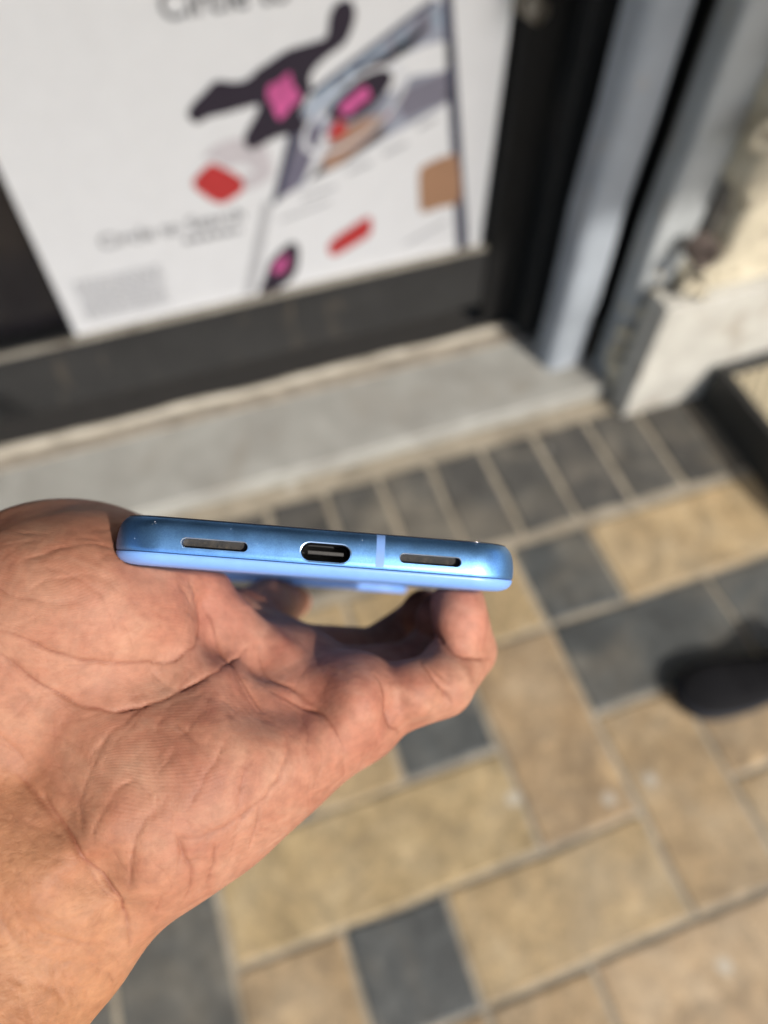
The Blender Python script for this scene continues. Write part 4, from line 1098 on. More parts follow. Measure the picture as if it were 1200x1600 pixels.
 (0.1,0.3,[(-68.8,33,131),(-66.7,33.5,131.8),(-64.8,32.6,132.8)]),
 (0.12,0.3,[(-66.3,45,129.6),(-65.9,43.7,130.2),(-65.2,42.6,130.7)]),
 (0.18,0.3,[(-33.3,54.4,131.9),(-31.4,55.8,132.7),(-30.1,57.9,133.5)]),
 (0.15,0.3,[(-37.1,34.3,141),(-35.2,32,143.8),(-33.2,30.2,146.7)]),
 (0.22,0.3,[(-43.2,17,144.8),(-41.3,20.4,146),(-38.7,22.6,148.3)]),
 (0.14,0.3,[(-42.8,16,145.5),(-40.7,15.8,148.1),(-38.6,16.4,150.7)]),
 (0.14,0.3,[(-45.1,34.3,138.7),(-44.9,32.8,139.6),(-44.4,31.5,140.6)]),
 (0.26,0.3,[(-44.7,58.1,127.9),(-43,58.9,128.2),(-41.7,60.1,128.6)]),
 (0.16,0.3,[(-56.9,52.3,127.6),(-53,53.4,127.5),(-48.9,53.8,127.9)]),
 (0.26,0.3,[(-18.4,35.4,150.6),(-17.4,33.5,154.5),(-16,32,158.4)]),
 (0.19,0.3,[(-31.4,35.7,142.1),(-27.2,37.1,142.7),(-24.1,40.2,141.7)]),
 (0.17,0.3,[(-40,16.3,148.8),(-37.6,16.1,152.5),(-35.7,16.3,156.4),(-34.2,16.7,160.5)]),
 (0.14,0.3,[(-61.2,49.9,128.2),(-58.9,49.1,128.7),(-58.4,46.9,129.7)]),
 (0.12,0.3,[(-60.8,57.6,125.7),(-57.7,60.8,125.5),(-53.7,62.8,125.8)]),
 (0.12,0.3,[(-28.9,50.4,134.5),(-26.8,49.6,135.7),(-24.5,49.5,137)]),
 (0.16,0.3,[(-56.8,22.7,135),(-54.7,22.3,135.9),(-52.6,21.6,137)]),
 (0.21,0.3,[(-61.3,80.3,118.5),(-60.1,79.7,119.9),(-58.6,79.9,121.1)]),
 (0.13,0.3,[(-15,37.6,149.7),(-12.3,35.1,151.7),(-10.7,32.4,154.4)]),
 (0.17,0.3,[(-30.3,31.3,147.2),(-29.7,33.7,144.9),(-27.5,35.9,143.7)]),
 (0.24,0.3,[(-36.4,20.2,198),(-35.7,20.3,196.4),(-34.7,20.6,195.1)]),
 (0.13,0.3,[(-19.5,42.2,143),(-16.5,44,144.2),(-14.7,47.4,144.6)]),
 (0.12,0.3,[(-65.4,73.1,119.1),(-62.5,74.1,120.7),(-59.7,75.5,122.2)]),
 (0.22,0.3,[(-52,50.5,128.7),(-51.1,49.5,129.1),(-50,48.8,129.6)]),
 (0.19,0.3,[(-25.8,47.4,136.8),(-25.2,46.4,137.5),(-24.7,45.3,138.2)]),
 (0.11,0.3,[(-65,65.7,122.3),(-63.1,63.5,123.9),(-62.1,60.4,124.9)]),
 (0.17,0.3,[(-63.6,49.7,128),(-61.2,52.4,127.3),(-58,54.2,126.9)]),
 (0.19,0.3,[(-52.6,51.6,128.2),(-49.2,54.5,127.6),(-45.2,56.5,127.9)]),
 (0.26,0.3,[(-45.1,30.8,140.7),(-43.9,28.5,142.2),(-42.6,26.2,143.7)]),
 (0.16,0.3,[(-65.7,48.4,128.3),(-63.6,52.3,126.9),(-59.6,54.7,126.7)]),
 (0.13,0.3,[(-60,70.6,123.7),(-59.4,71.7,123.8),(-58.5,72.4,124.1)]),
 (0.13,0.3,[(-53.3,42.6,132.2),(-54,39.5,133.8),(-51.8,37.3,135.4)]),
 (0.16,0.3,[(-53,43.9,131.5),(-52.2,41.7,132.8),(-51.9,39.4,134.2)]),
 (0.11,0.3,[(-42.6,72,131.9),(-41.5,70.2,131.5),(-40.6,68.2,131)]),
 (0.17,0.3,[(-61.6,11.2,135.5),(-59.4,11.3,136.2),(-57.2,11.5,137)]),
 (0.19,0.3,[(-33.7,59.8,131.8),(-31.2,56.4,132.8),(-30.9,52.1,133.2)]),
 (0.16,0.3,[(-72.7,30.6,130.1),(-69,30.8,131.3),(-65.5,30.6,132.6)]),
 (0.2,0.3,[(-33.4,35.4,141.5),(-30.2,37,141.4),(-27.7,39.4,140.5)]),
 (0.19,0.3,[(-52.6,16.6,137.5),(-50.4,17.3,138.7),(-48.4,18.3,139.9)]),
 (0.17,0.3,[(-14.2,51,145),(-13.5,52.3,146),(-12.6,53.3,147.2)]),
 (0.21,0.3,[(-59.2,73.4,123.3),(-58.3,73.1,124),(-57.4,72.8,124.6)]),
 (0.22,0.3,[(-39.8,59.7,129.3),(-38.4,62.3,130.1),(-37.3,64.9,131.3)]),
 (0.23,0.3,[(-57.1,66.6,125.2),(-55.5,64,125.5),(-53.5,61.8,125.9)]),
 (0.2,0.3,[(-54.3,80.5,125.2),(-54.1,81.7,125.4),(-53.6,82.7,125.8)]),
 (0.15,0.3,[(-49.7,44.2,131.8),(-48.2,43.9,132.1),(-47,43.2,132.7)]),
 (0.11,0.3,[(-17,43.9,143.9),(-16.4,42,145.4),(-15,40.9,147.1)]),
 (0.2,0.3,[(-48.7,40.3,134.1),(-46.4,39.9,134.7),(-44.8,38.5,135.9)]),
 (0.21,0.3,[(-16.6,30.2,163.5),(-14.8,31.3,160.7),(-13.7,31.9,157.4),(-12.4,33,154.3)]),
 (0.17,0.3,[(-59.2,29.8,134.9),(-58.1,32.8,135.4),(-57.5,35.9,134.9)]),
 (0.25,0.3,[(-36.2,60.6,130.8),(-34.5,61.3,131.7),(-32.7,60.5,132.5)]),
 (0.17,0.3,[(-24,33,149.6),(-21.1,34.1,150.4),(-19.4,36.2,148.6)]),
 (0.17,0.3,[(-57.7,55.5,126.6),(-56.8,56.4,126.4),(-55.7,57.1,126.3)]),
 (0.24,0.3,[(-59.3,11.2,136.2),(-55.5,13.5,136.9),(-52.1,16.2,137.9)]),
 (0.14,0.3,[(-53.1,14.7,137.7),(-50.8,13.3,139.7),(-48.2,13.2,141.7)]),
 (0.23,0.3,[(-68.1,4.4,140.3),(-65.3,4.5,140.2),(-62.6,5.3,139.7)]),
 (0.11,0.3,[(-36.5,17.1,153.8),(-34.9,17.4,157.1),(-33.9,17.6,160.6),(-33.4,17.7,164.2),(-33.6,17.9,167.9)]),
 (0.11,0.3,[(-37.5,20.1,193.8),(-37.2,20,194.9),(-37.1,20,196)]),
 (0.2,0.3,[(-65.6,28.1,132.6),(-63,30.7,133.5),(-60.2,33.1,134.5)]),
 (0.24,0.3,[(-0.9,34.6,154),(0.4,35.5,154.4),(1.5,35.4,155.8)]),
 (0.23,0.3,[(-27,36,144),(-24.5,38.5,142.8),(-21.1,40.2,143.3)]),
 (0.21,0.3,[(-46.3,33.2,139),(-45.2,29.8,141.1),(-43.3,26.6,143.1)]),
 (0.2,0.3,[(-50.7,20.4,138.1),(-47,22.9,140.6),(-43.1,24.3,143.6)]),
 (0.13,0.3,[(-51.5,69.4,126.7),(-49.5,66.8,126.9),(-46.5,65.6,127.7)]),
 (0.18,0.3,[(-62.2,7.1,138.1),(-58.4,9.8,137.5),(-54.7,12.7,137.6)]),
 (0.22,0.3,[(-62.4,10.4,135.7),(-59.8,8.1,138),(-56.5,7.1,140.3)]),
 (0.23,0.3,[(-34.5,35.2,141.2),(-30.8,35.8,142.2),(-27.6,37.8,141.9)]),
 (0.23,0.3,[(-41.3,50.2,130.4),(-41.1,49,130.9),(-41.2,47.7,131.4)]),
 (0.18,0.3,[(-26,59.9,136.6),(-24.2,59.1,137.8),(-22.5,59.6,139.5)]),
 (0.13,0.3,[(0.3,47.8,154.6),(2,43.5,153.8),(2.2,38.8,154.2)]),
 (0.1,0.3,[(-62.4,35.6,133.4),(-61.1,31.5,134.3),(-60,27.2,134.3)]),
 (0.22,0.3,[(-68.8,25.1,131.8),(-67.8,24.6,132),(-66.7,24.3,132.1)]),
 (0.25,0.3,[(-51.7,75.6,127.5),(-49.8,78.5,129.3),(-48.3,81.3,131.4),(-47.4,84,133.9)]),
 (0.21,0.3,[(-68.1,48.4,127.7),(-66.4,47.2,128.7),(-65.6,45.4,129.6)]),
 (0.18,0.3,[(-69.5,10.1,135),(-67.2,7,137.4),(-63.3,5.6,139.2)]),
 (0.14,0.3,[(-64.5,66.8,122.3),(-63.2,69.5,122.1),(-61.5,71.8,122.4)]),
 (0.13,0.3,[(-42.8,24.8,143.8),(-39.9,25,146.2),(-36.9,26.1,148.2)]),
 (0.11,0.3,[(-6.2,37.3,149.8),(-3.6,41,149.6),(-4.1,45.5,150.3)]),
 (0.21,0.3,[(-57.7,40,133.1),(-57.8,38.6,133.7),(-57.7,37.1,134.4)]),
 (0.18,0.3,[(-64.3,56.4,125.2),(-63.6,58.6,124.8),(-62.8,60.7,124.6)]),
 (0.26,0.3,[(-50.9,70.8,127.2),(-48.3,70.5,128.1),(-47.4,67.7,127.7)]),
 (0.22,0.3,[(-55.9,55.4,126.7),(-55.3,54.5,127),(-55,53.5,127.3)]),
 (0.24,0.3,[(-48.2,42.1,133.1),(-46.4,39.9,134.7),(-44.7,37.6,136.4)]),
 (0.11,0.3,[(-32,39.3,138.8),(-28.6,38.4,140.9),(-26.7,36.3,143.8)]),
 (0.15,0.3,[(-27,53.4,135),(-26.2,49.3,136.1),(-23.3,47.1,138.4)]),
 (0.23,0.3,[(-54.2,10.5,139),(-52.6,9.6,140.6),(-50.6,9.5,142)]),
 (0.26,0.3,[(-43.7,18.3,143.9),(-40.4,19.5,147.2),(-37.3,21.1,150.6)]),
 (0.11,0.3,[(-53.1,78.9,126.7),(-51.5,81.5,128.2),(-51.1,84.7,129.2)]),
 (0.13,0.3,[(-49.9,49.2,129.4),(-47.5,50.9,129.1),(-44.7,51.9,129.2)]),
 (0.12,0.3,[(-20.9,35.5,148.4),(-19.8,36.8,147.6),(-19,38.2,146.7)]),
 (0.19,0.3,[(-68.1,21.4,131.9),(-66.6,24.2,132.1),(-65.2,27.1,132.6)]),
 (0.19,0.3,[(-40.2,59.1,129.1),(-40.2,57.8,129.1),(-40,56.5,129.3)]),
 (0.18,0.3,[(-60.8,16.8,133.8),(-58.8,18.3,134.3),(-57.4,20.5,134.7)]),
 (0.22,0.3,[(-53.1,32.3,137.2),(-51.2,28.7,138.3),(-49.8,24.6,138.8)]),
 (0.12,0.3,[(-58.4,44.6,130.8),(-56.5,44.6,130.9),(-54.6,44.9,130.9)]),
 (0.24,0.3,[(-46.6,56.3,127.7),(-44.7,60.8,127.7),(-42.7,65.1,129)]),
 (0.23,0.3,[(-63.7,53.4,126.5),(-62.1,54.7,126.3),(-60.7,56,126.1)]),
 (0.15,0.3,[(-27.1,47.6,136.1),(-25.8,46,137.4),(-25.3,44,138.6)]),
 (0.23,0.3,[(-51.9,44.2,131.5),(-49.8,46,130.9),(-47.6,47.7,130.3)]),
 (0.21,0.3,[(-44.7,57.5,127.9),(-42.9,55.8,128.6),(-41.1,54,129.4)]),
 (0.13,0.3,[(-35.2,60,131.2),(-35.2,56.2,131),(-33.1,53.2,132.1)]),
 (0.25,0.3,[(-63.5,55.1,125.9),(-62.8,56.7,125.6),(-62.3,58.4,125.2)]),
 (0.12,0.3,[(-60.1,49,128.7),(-56.9,47.9,129.4),(-53.6,49.1,129.1)]),
 (0.22,0.3,[(-42,35.9,138.3),(-38.8,33.4,141.2),(-36.7,30.4,144.7)]),
 (0.2,0.3,[(-54.4,11.1,138.5),(-52.6,10.2,140.1),(-50.5,10.2,141.6)]),
 (0.22,0.3,[(-41.5,53.7,129.4),(-39,51.7,130.5),(-37.6,48.9,131.8)]),
 (0.18,0.3,[(-69.3,38.6,130),(-66.8,40.9,130.6),(-63.5,41.4,131.5)]),
 (0.2,0.3,[(-43.5,57.6,128.2),(-43,54.3,128.9),(-41.1,51.8,129.9)]),
 (0.22,0.3,[(-59.4,76.2,122.1),(-58.6,77,122.4),(-58.2,78,122.3)]),
 (0.13,0.3,[(-44.9,46.5,131.3),(-43.8,44.1,132.7),(-42.1,42.1,134.1)]),
 (0.15,0.3,[(-12.5,47,146.6),(-11.4,44.8,147.7),(-9.9,42.9,148.5)]),
 (0.2,0.3,[(-41.4,64,129.2),(-39.8,63.1,129.7),(-38.4,61.9,130.1)]),
 (0.15,0.3,[(-62.1,67.3,123.5),(-61.6,66.4,123.9),(-61.1,65.3,124.3)]),
 (0.1,0.3,[(-18.4,50.9,141.1),(-17.6,48,142.1),(-16.7,45.3,143.6)]),
 (0.23,0.3,[(-64.9,48.7,128.3),(-63,51.4,127.4),(-62.9,54.5,126.2)]),
 (0.21,0.3,[(-42.8,33.6,139.7),(-40.5,32.3,141.5),(-39.4,30.1,143.6)]),
 (0.19,0.3,[(-66.2,37.6,131.5),(-63.9,34.5,132.9),(-61.3,31.7,134.2)]),
 (0.16,0.3,[(-49.8,23,138.7),(-48.8,23.1,139.4),(-47.9,23.5,140)]),
 (0.12,0.3,[(-56.7,5.4,141.8),(-54,4.7,144.3),(-50.9,5.4,146.2),(-51,6,149.8),(-51.4,6.5,153.5)]),
 (0.22,0.3,[(-51.8,71.5,127),(-49.7,70,127.4),(-47.9,68.1,127.6)]),
 (0.26,0.3,[(-39.8,46.6,132.2),(-38.4,44.8,133.5),(-37.9,42.5,134.8)]),
 (0.14,0.3,[(-46,60.9,127.4),(-45.5,63.2,127.6),(-45.3,65.6,128.1)]),
 (0.12,0.3,[(-52.6,47.5,129.9),(-52.7,44.6,131.2),(-52.4,41.9,132.7)]),
 (0.17,0.3,[(-47.7,18.4,140.4),(-45.2,20,142.3),(-42.6,20.5,144.6)]),
 (0.23,0.3,[(-46.7,44.6,132),(-43.4,47.2,131.3),(-40.4,50.1,130.7)]),
 (0.21,0.3,[(-55.8,34.4,135.9),(-54.7,32.8,136.5),(-53.7,31.2,137.1)]),
 (0.16,0.3,[(-24.7,50.8,136.7),(-22.6,54.1,138),(-20.9,57.4,140),(-19.9,60.4,142.7)]),
 (0.23,0.3,[(-44.4,21.1,142.8),(-43.7,22.2,143.4),(-42.7,23,144.1)]),
 (0.15,0.3,[(-37.7,55.5,130.1),(-37.2,51.8,131),(-35.5,48.8,132.4)]),
 (0.14,0.3,[(-32.1,25.6,153),(-30,27.3,152.5),(-27.9,29,151.9)]),
 (0.17,0.3,[(-30.6,61.6,134),(-29.7,59.3,133.9),(-29,56.8,134)]),
 (0.17,0.3,[(-48.5,73,128.7),(-44.9,73.5,131),(-41.9,70.5,131.4)]),
 (0.12,0.3,[(-40.9,45.8,132.4),(-38.1,43.7,134.1),(-34.3,44,134.9)]),
 (0.17,0.32,[(-60.9,67.9,123.9),(-58.1,70.2,124.7),(-55,72.1,125.8),(-51.8,73.5,127.3)]),
 (0.13,0.32,[(-67.6,65.9,120.6),(-65.2,69.2,120.9),(-63,72.7,121),(-61.1,76.3,120.7)]),
 (0.11,0.32,[(-64.2,68.3,121.9),(-62.9,70.5,122),(-61.2,72.3,122.4)]),
 (0.11,0.32,[(-65.1,53.6,126),(-62.8,57,125.5),(-60.6,60.4,125.2),(-58.5,64,125)]),
 (0.17,0.32,[(-60.7,78,120.2),(-60.2,75.9,121.6),(-58.3,75.1,123.4)]),
 (0.14,0.32,[(-64.5,57.6,124.8),(-63,60.8,124.5),(-61.2,63.8,124.5),(-59.1,66.6,124.7),(-56.7,69.3,125.2)]),
 (0.12,0.32,[(-60.5,79.5,119.6),(-59,81.8,119.9),(-57.5,84.2,120.5)]),
 (0.13,0.32,[(-61.3,75.1,121.1),(-58.5,76.7,122.6),(-55.8,78.5,124.3),(-53.5,80.6,126.1),(-51.7,82.8,128.1)]),
 (0.12,0.32,[(-53.6,61,125.9),(-51.9,63.8,126.1),(-50.1,66.5,126.7)]),
 (0.08,0.32,[(-64.3,56.9,125.1),(-62.1,59.8,125),(-60.1,62.8,124.9),(-58.2,65.9,125)]),
 (0.17,0.32,[(-59.8,77.7,121.1),(-58,80.4,121.5),(-56.4,83.1,122.2)]),
 (0.1,0.32,[(-64.9,71.3,120.1),(-63.5,68.5,122.3),(-62.4,65.2,123.8)]),
 (0.13,0.32,[(-49.9,61.2,126.5),(-50.2,57.5,126.8),(-49.7,54,127.7),(-48.2,50.8,129)]),
 (0.17,0.32,[(-57.7,42.9,131.6),(-55.7,46.6,130),(-53.2,50.1,128.7),(-50.3,53.4,127.9)]),
 (0.16,0.32,[(-66.3,67.4,120.8),(-63.6,69.5,121.9),(-60.9,71.6,122.9),(-58.3,73.7,123.8)]),
 (0.16,0.32,[(-57,49.1,128.9),(-53.5,51.1,128.3),(-49.9,53,128),(-46.2,54.8,128.1)]),
 (0.14,0.32,[(-57.5,53.9,127),(-54.3,55.6,126.8),(-51.5,57.9,126.6),(-49.4,60.8,126.6)]),
 (0.14,0.32,[(-57.2,66.1,125.2),(-54.4,68.7,125.8),(-51.4,71,127),(-48.5,73,128.7)]),
 (0.15,0.32,[(-59.1,65.6,124.8),(-55.3,67.4,125.5),(-52,69.9,126.6),(-49.5,72.9,128.2)]),
 (0.11,0.32,[(-57,80.7,122.4),(-55.3,77.8,124.9),(-53.2,74.9,126.7),(-50.6,71.8,127.5)]),
 (0.17,0.32,[(-63.2,62.6,124.1),(-59.6,64.8,124.8),(-55.6,66.1,125.4),(-51.5,66.4,126.3)]),
 (0.15,0.32,[(-56.1,56.3,126.5),(-54.8,59.3,126),(-54.5,62.6,125.7)]),
 (0.14,0.32,[(-60.7,68.1,124),(-57.6,69.8,124.9),(-55,72,125.7),(-53,74.8,126.7)]),
 (0.08,0.32,[(-59.8,71.9,123.5),(-56.8,74.5,124.6),(-54.5,77.6,125.6)]),
 (0.07,0.32,[(-57.2,70.2,125),(-54,73.6,126.2),(-51.6,77.4,127.8)]),
 (0.08,0.32,[(-61.2,61.2,124.9),(-58.6,63.1,125.1),(-55.4,63.5,125.5)]),
 (0.12,0.32,[(-55.5,49.2,128.9),(-51.1,51.4,128.4),(-46.5,53,128.5)]),
 (0.15,0.32,[(-58.4,60.9,125.4),(-57,63.3,125.3),(-55.5,65.7,125.5)]),
 (0.16,0.32,[(-72.4,50.5,125.3),(-68.1,51.1,126.3),(-63.8,52.3,126.9),(-59.6,53.9,126.9)]),
 (0.08,0.32,[(-59.5,78,121.2),(-56.9,80.4,122.6),(-54.7,82.7,124.4),(-52.9,85,126.8),(-51.6,87.3,129.4),(-51.3,89.5,132.4)]),
 (0.16,0.32,[(-60.6,56,126.2),(-60.1,52,127.5),(-59.3,48.2,129.1),(-58.3,44.4,130.8)]),
 (0.1,0.32,[(-56.9,67.2,125.2),(-54.5,70.9,125.9),(-52.6,74.8,127)]),
 (0.12,0.32,[(-54.7,76.8,125.6),(-53.5,73.3,126.5),(-52,69.9,126.6),(-50.5,66.5,126.6)]),
 (0.17,0.32,[(-63.1,65.7,123.4),(-59.9,63,124.9),(-56.6,60.2,125.7),(-53.3,57.5,126.4)]),
 (0.13,0.32,[(-63.2,65.2,123.5),(-61.9,68.4,123.3),(-60.3,71.6,123.2),(-58.6,74.7,123.3),(-56.9,77.8,123.5)]),
 (0.13,0.32,[(-55.3,78.8,124.7),(-53.4,81.2,126.2),(-52,83.9,127.9)]),
 (0.16,0.32,[(-64.4,49.7,127.9),(-61.9,52.8,127),(-59,55.7,126.4),(-55.8,58.2,126.1)]),
 (0.1,0.32,[(-63.4,62.3,124.1),(-60.9,65.7,124.3),(-59.3,69.6,124.3)]),
 (0.1,0.32,[(-58.1,79.8,121.6),(-56.8,83.4,121.6),(-55.3,86.6,122.9)]),
 (0.15,0.32,[(-64.4,71.6,120.5),(-62.4,73.2,121.1),(-60.4,74.4,122.1)]),
 (0.18,0.32,[(-57.2,85.2,120.5),(-56.7,82.2,122.1),(-55.1,80.2,124.5)]),
 (0.14,0.32,[(-62.6,76.1,119.6),(-60.9,75.4,121.3),(-59.7,74,122.8)]),
 (0.11,0.32,[(-65.4,74.1,118.6),(-62.6,77.1,119.1),(-59.5,79.6,120.4),(-56.5,81.3,122.7)]),
 (0.09,0.32,[(-60.2,74.9,122),(-58.1,78.7,122.1),(-57.6,82.8,121)]),
 (0.08,0.32,[(-62.2,50,128.1),(-58.6,52.3,127.5),(-55.2,55,126.9),(-52.1,58,126.5)]),
 (0.15,0.32,[(-61.7,62.9,124.5),(-60.2,64.6,124.6),(-58.8,66.4,124.8)]),
 (0.09,0.32,[(-55.4,75.2,125.3),(-54.1,77.5,125.9),(-52.6,79.5,127)]),
 (0.12,0.32,[(-57.3,75.1,124.1),(-56.5,72.5,125.1),(-56.1,69.5,125.4)]),
 (0.09,0.32,[(-52.6,74.2,127),(-50,71.3,127.6),(-48.3,67.7,127.4),(-47.4,63.9,127.1)]),
 (0.17,0.32,[(-53.8,66.7,125.8),(-52.6,70,126.5),(-51.3,73.2,127.4),(-50,76.3,128.7)]),
 (0.15,0.32,[(-62.4,52.9,126.9),(-61.1,56.2,126),(-60,59.6,125.4),(-58.8,63,125.1)]),
 (0.16,0.32,[(-61.6,43.3,131),(-58.4,46.4,129.9),(-54.8,49,129),(-50.7,51.1,128.6)]),
 (0.14,0.32,[(-55.8,77.7,124.5),(-53.3,79.7,126.4),(-51.6,82.4,128.2),(-50.6,85.3,130.1)]),
 (0.12,0.32,[(-60.3,78.3,120.3),(-59.4,76,122.1),(-58.7,73.5,123.6)]),
 (0.08,0.32,[(-65.7,61.4,123.3),(-62.6,63.5,124.1),(-59.9,66.2,124.5)]),
 (0.13,0.32,[(-59.3,80.5,120.2),(-57.3,82.6,121.3),(-55.6,84.7,122.7)]),
 (0.15,0.32,[(-59.5,75.7,122.2),(-56.9,77.6,123.6),(-54.7,80,125),(-53,82.7,126.5),(-51.9,85.6,128.3)]),
 (0.14,0.32,[(-64.3,69.3,121.4),(-60.1,71.8,123.3),(-55.5,72.8,125.5)]),
 (0.08,0.32,[(-61.1,57,125.8),(-56.8,57.5,126.1),(-52.8,59,126.2)]),
 (0.18,0.32,[(-57.3,52,127.7),(-54.7,54.2,127.2),(-51.7,56,127)]),
 (0.17,0.32,[(-55.4,71.6,125.6),(-54.9,75.4,125.7),(-53.7,78.9,126.1),(-52.4,82.3,127.2),(-51.4,85.4,129)]),
 (0.11,0.32,[(-61.5,69.8,123.1),(-59.6,72.8,123.3),(-57.3,75.5,124),(-54.9,77.9,125.2)]),
 (0.17,0.32,[(-66.2,51,126.9),(-61.4,52.7,127.1),(-56.5,54.6,126.9)]),
 (0.15,0.32,[(-55.8,59.5,125.8),(-53,61.7,125.9),(-50.3,64,126.4),(-47.7,66.3,127.4),(-45.4,68.6,128.8)]),
 (0.15,0.32,[(-61.7,78.6,119.1),(-58.2,80.8,121.1),(-55.5,83.8,123.2),(-53.8,87.4,125.6)]),
 (0.09,0.32,[(-56,62.3,125.5),(-53.8,59,126.1),(-51.2,56.2,127)]),
 (0.09,0.32,[(-59.3,52.4,127.4),(-56.3,54.6,126.9),(-54,57.4,126.4)]),
 (0.14,0.32,[(-65.9,61.5,123.1),(-64,59.4,124.5),(-62.3,56.9,125.6)]),
 (0.07,0.32,[(-60.9,46.1,129.9),(-57.8,48.9,128.9),(-55.2,52,127.8)]),
]
# broad swells and hollows of the palm: x, y, z, height, radius (mm)
BUMPS = [
 (-47.0,18.7,141.0,2.2,15),
 (-57.3,11.7,136.8,1.2,10),
 (-42.3,31.4,141.5,-1.5,7),
 (-33.8,25.8,151.1,-2.2,5),
 (-31.0,22.3,161.3,2,6),
 (-36.7,18.9,152.4,-1.6,4),
 (-24.3,30.2,153.5,-2.6,5),
 (-24.6,37.5,143.8,-1.6,6),
 (-15.9,38.1,148.8,-2.2,6),
 (-30.1,41.3,138.1,1.2,9),
 (-5.1,36.6,150.3,1.2,6),
 (-33.9,51.4,132.2,0.8,13),
 (-48.7,61.7,126.7,-2.6,5),
 (-55.5,53.3,127.4,-2.6,5.5),
 (-62.2,45.6,130.0,-2,5.5),
 (-45.0,71.1,129.9,-1.6,4),
 (-58.2,57.1,126.1,1,7),
 (-49.2,53.6,127.9,1,6),
 (-14.8,47.0,144.6,1,9),
 (-57.8,64.2,125.2,1.2,10),
 (-21.2,29.0,159.8,0.8,4),
 (1.3,40.5,152.7,-1,3.5),
]
HAND_BASE = W0.copy()                                  # origin of the hand object: the wrist
V, Q = surface_nets(hand_sdf, (-260, -15, 30), (45, 230, 300), 0.8, 8)
V = V.astype(np.float32)
for _ in range(1):
    V = V - hand_normals(V) * hand_sdf(V)[:, None]
me0 = mesh_from_arrays("hand", V, Q[:, ::-1])
tmp = bpy.data.objects.new("tmp_hand", me0); COL.objects.link(tmp)
# finer skin for the folds
sub = tmp.modifiers.new("sub", 'SUBSURF'); sub.levels = 1; sub.render_levels = 1
dg = bpy.context.evaluated_depsgraph_get()
hand_me = bpy.data.meshes.new_from_object(tmp.evaluated_get(dg))
bpy.data.objects.remove(tmp)
nv = len(hand_me.vertices)
P = np.empty(nv * 3, np.float32); hand_me.vertices.foreach_get("co", P); P = P.reshape(-1, 3)
NRM = np.empty(nv * 3, np.float32); hand_me.vertices.foreach_get("normal", NRM); NRM = NRM.reshape(-1, 3)
if (hand_normals(P[:200]) * NRM[:200]).sum() < 0: NRM = -NRM
disp = np.zeros(nv, np.float32); crease = np.zeros(nv, np.float32)
rs = np.random.RandomState(2)
wob = rs.normal(0, 1, (6, 3)) * 0.9; wph = rs.uniform(0, 6.28, 6)
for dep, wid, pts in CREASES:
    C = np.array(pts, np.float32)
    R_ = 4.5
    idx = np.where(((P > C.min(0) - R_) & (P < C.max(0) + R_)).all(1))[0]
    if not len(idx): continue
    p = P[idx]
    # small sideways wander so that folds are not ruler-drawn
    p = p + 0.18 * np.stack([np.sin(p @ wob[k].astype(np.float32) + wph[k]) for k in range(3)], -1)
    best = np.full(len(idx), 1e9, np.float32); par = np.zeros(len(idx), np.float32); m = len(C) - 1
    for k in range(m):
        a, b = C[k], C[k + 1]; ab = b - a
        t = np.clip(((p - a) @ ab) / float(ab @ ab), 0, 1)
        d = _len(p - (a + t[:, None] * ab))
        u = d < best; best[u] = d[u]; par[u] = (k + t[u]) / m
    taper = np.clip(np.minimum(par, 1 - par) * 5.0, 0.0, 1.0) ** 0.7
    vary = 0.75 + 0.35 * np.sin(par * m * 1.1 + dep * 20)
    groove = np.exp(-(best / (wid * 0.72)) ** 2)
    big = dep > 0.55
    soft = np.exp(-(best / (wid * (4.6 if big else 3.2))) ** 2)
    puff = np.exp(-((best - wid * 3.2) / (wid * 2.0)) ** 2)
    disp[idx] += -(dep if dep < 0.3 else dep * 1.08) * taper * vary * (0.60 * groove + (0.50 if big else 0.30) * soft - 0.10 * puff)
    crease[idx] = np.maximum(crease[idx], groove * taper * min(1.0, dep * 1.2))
# low bumps of flesh and tendon
def fbm(p, s, n, seed):
    r = np.random.RandomState(seed); o = np.zeros(len(p), np.float32)
    for k in range(n):
        d = r.normal(0, 1, 3); d /= np.linalg.norm(d)
        o += np.sin(p @ (d * 6.283 / s * r.uniform(0.7, 1.5)).astype(np.float32) + r.uniform(0, 6.28))
    return o / n
for (bx, by, bz, amp, sg) in BUMPS:
    q2 = ((P - np.array((bx, by, bz), np.float32)) ** 2).sum(1)
    disp += 1.5 * amp * np.exp(-q2 / (sg * sg))
disp += 0.40 * fbm(P, 18.0, 9, 1) + 0.07 * fbm(P, 6.0, 9, 3) + 0.03 * fbm(P, 1.9, 12, 4)
keep = np.clip(sd_phone(P) / 1.5, 0, 1)                 # skin pressed flat where the phone rests on it
disp = np.where(disp > 0, disp * keep, disp)
P2 = P + NRM * disp[:, None]
pen = sd_phone(P2)
loc = (P2 - HAND_BASE.astype(np.float32)) * 0.001
hand_me.vertices.foreach_set("co", loc.astype(np.float32).ravel())
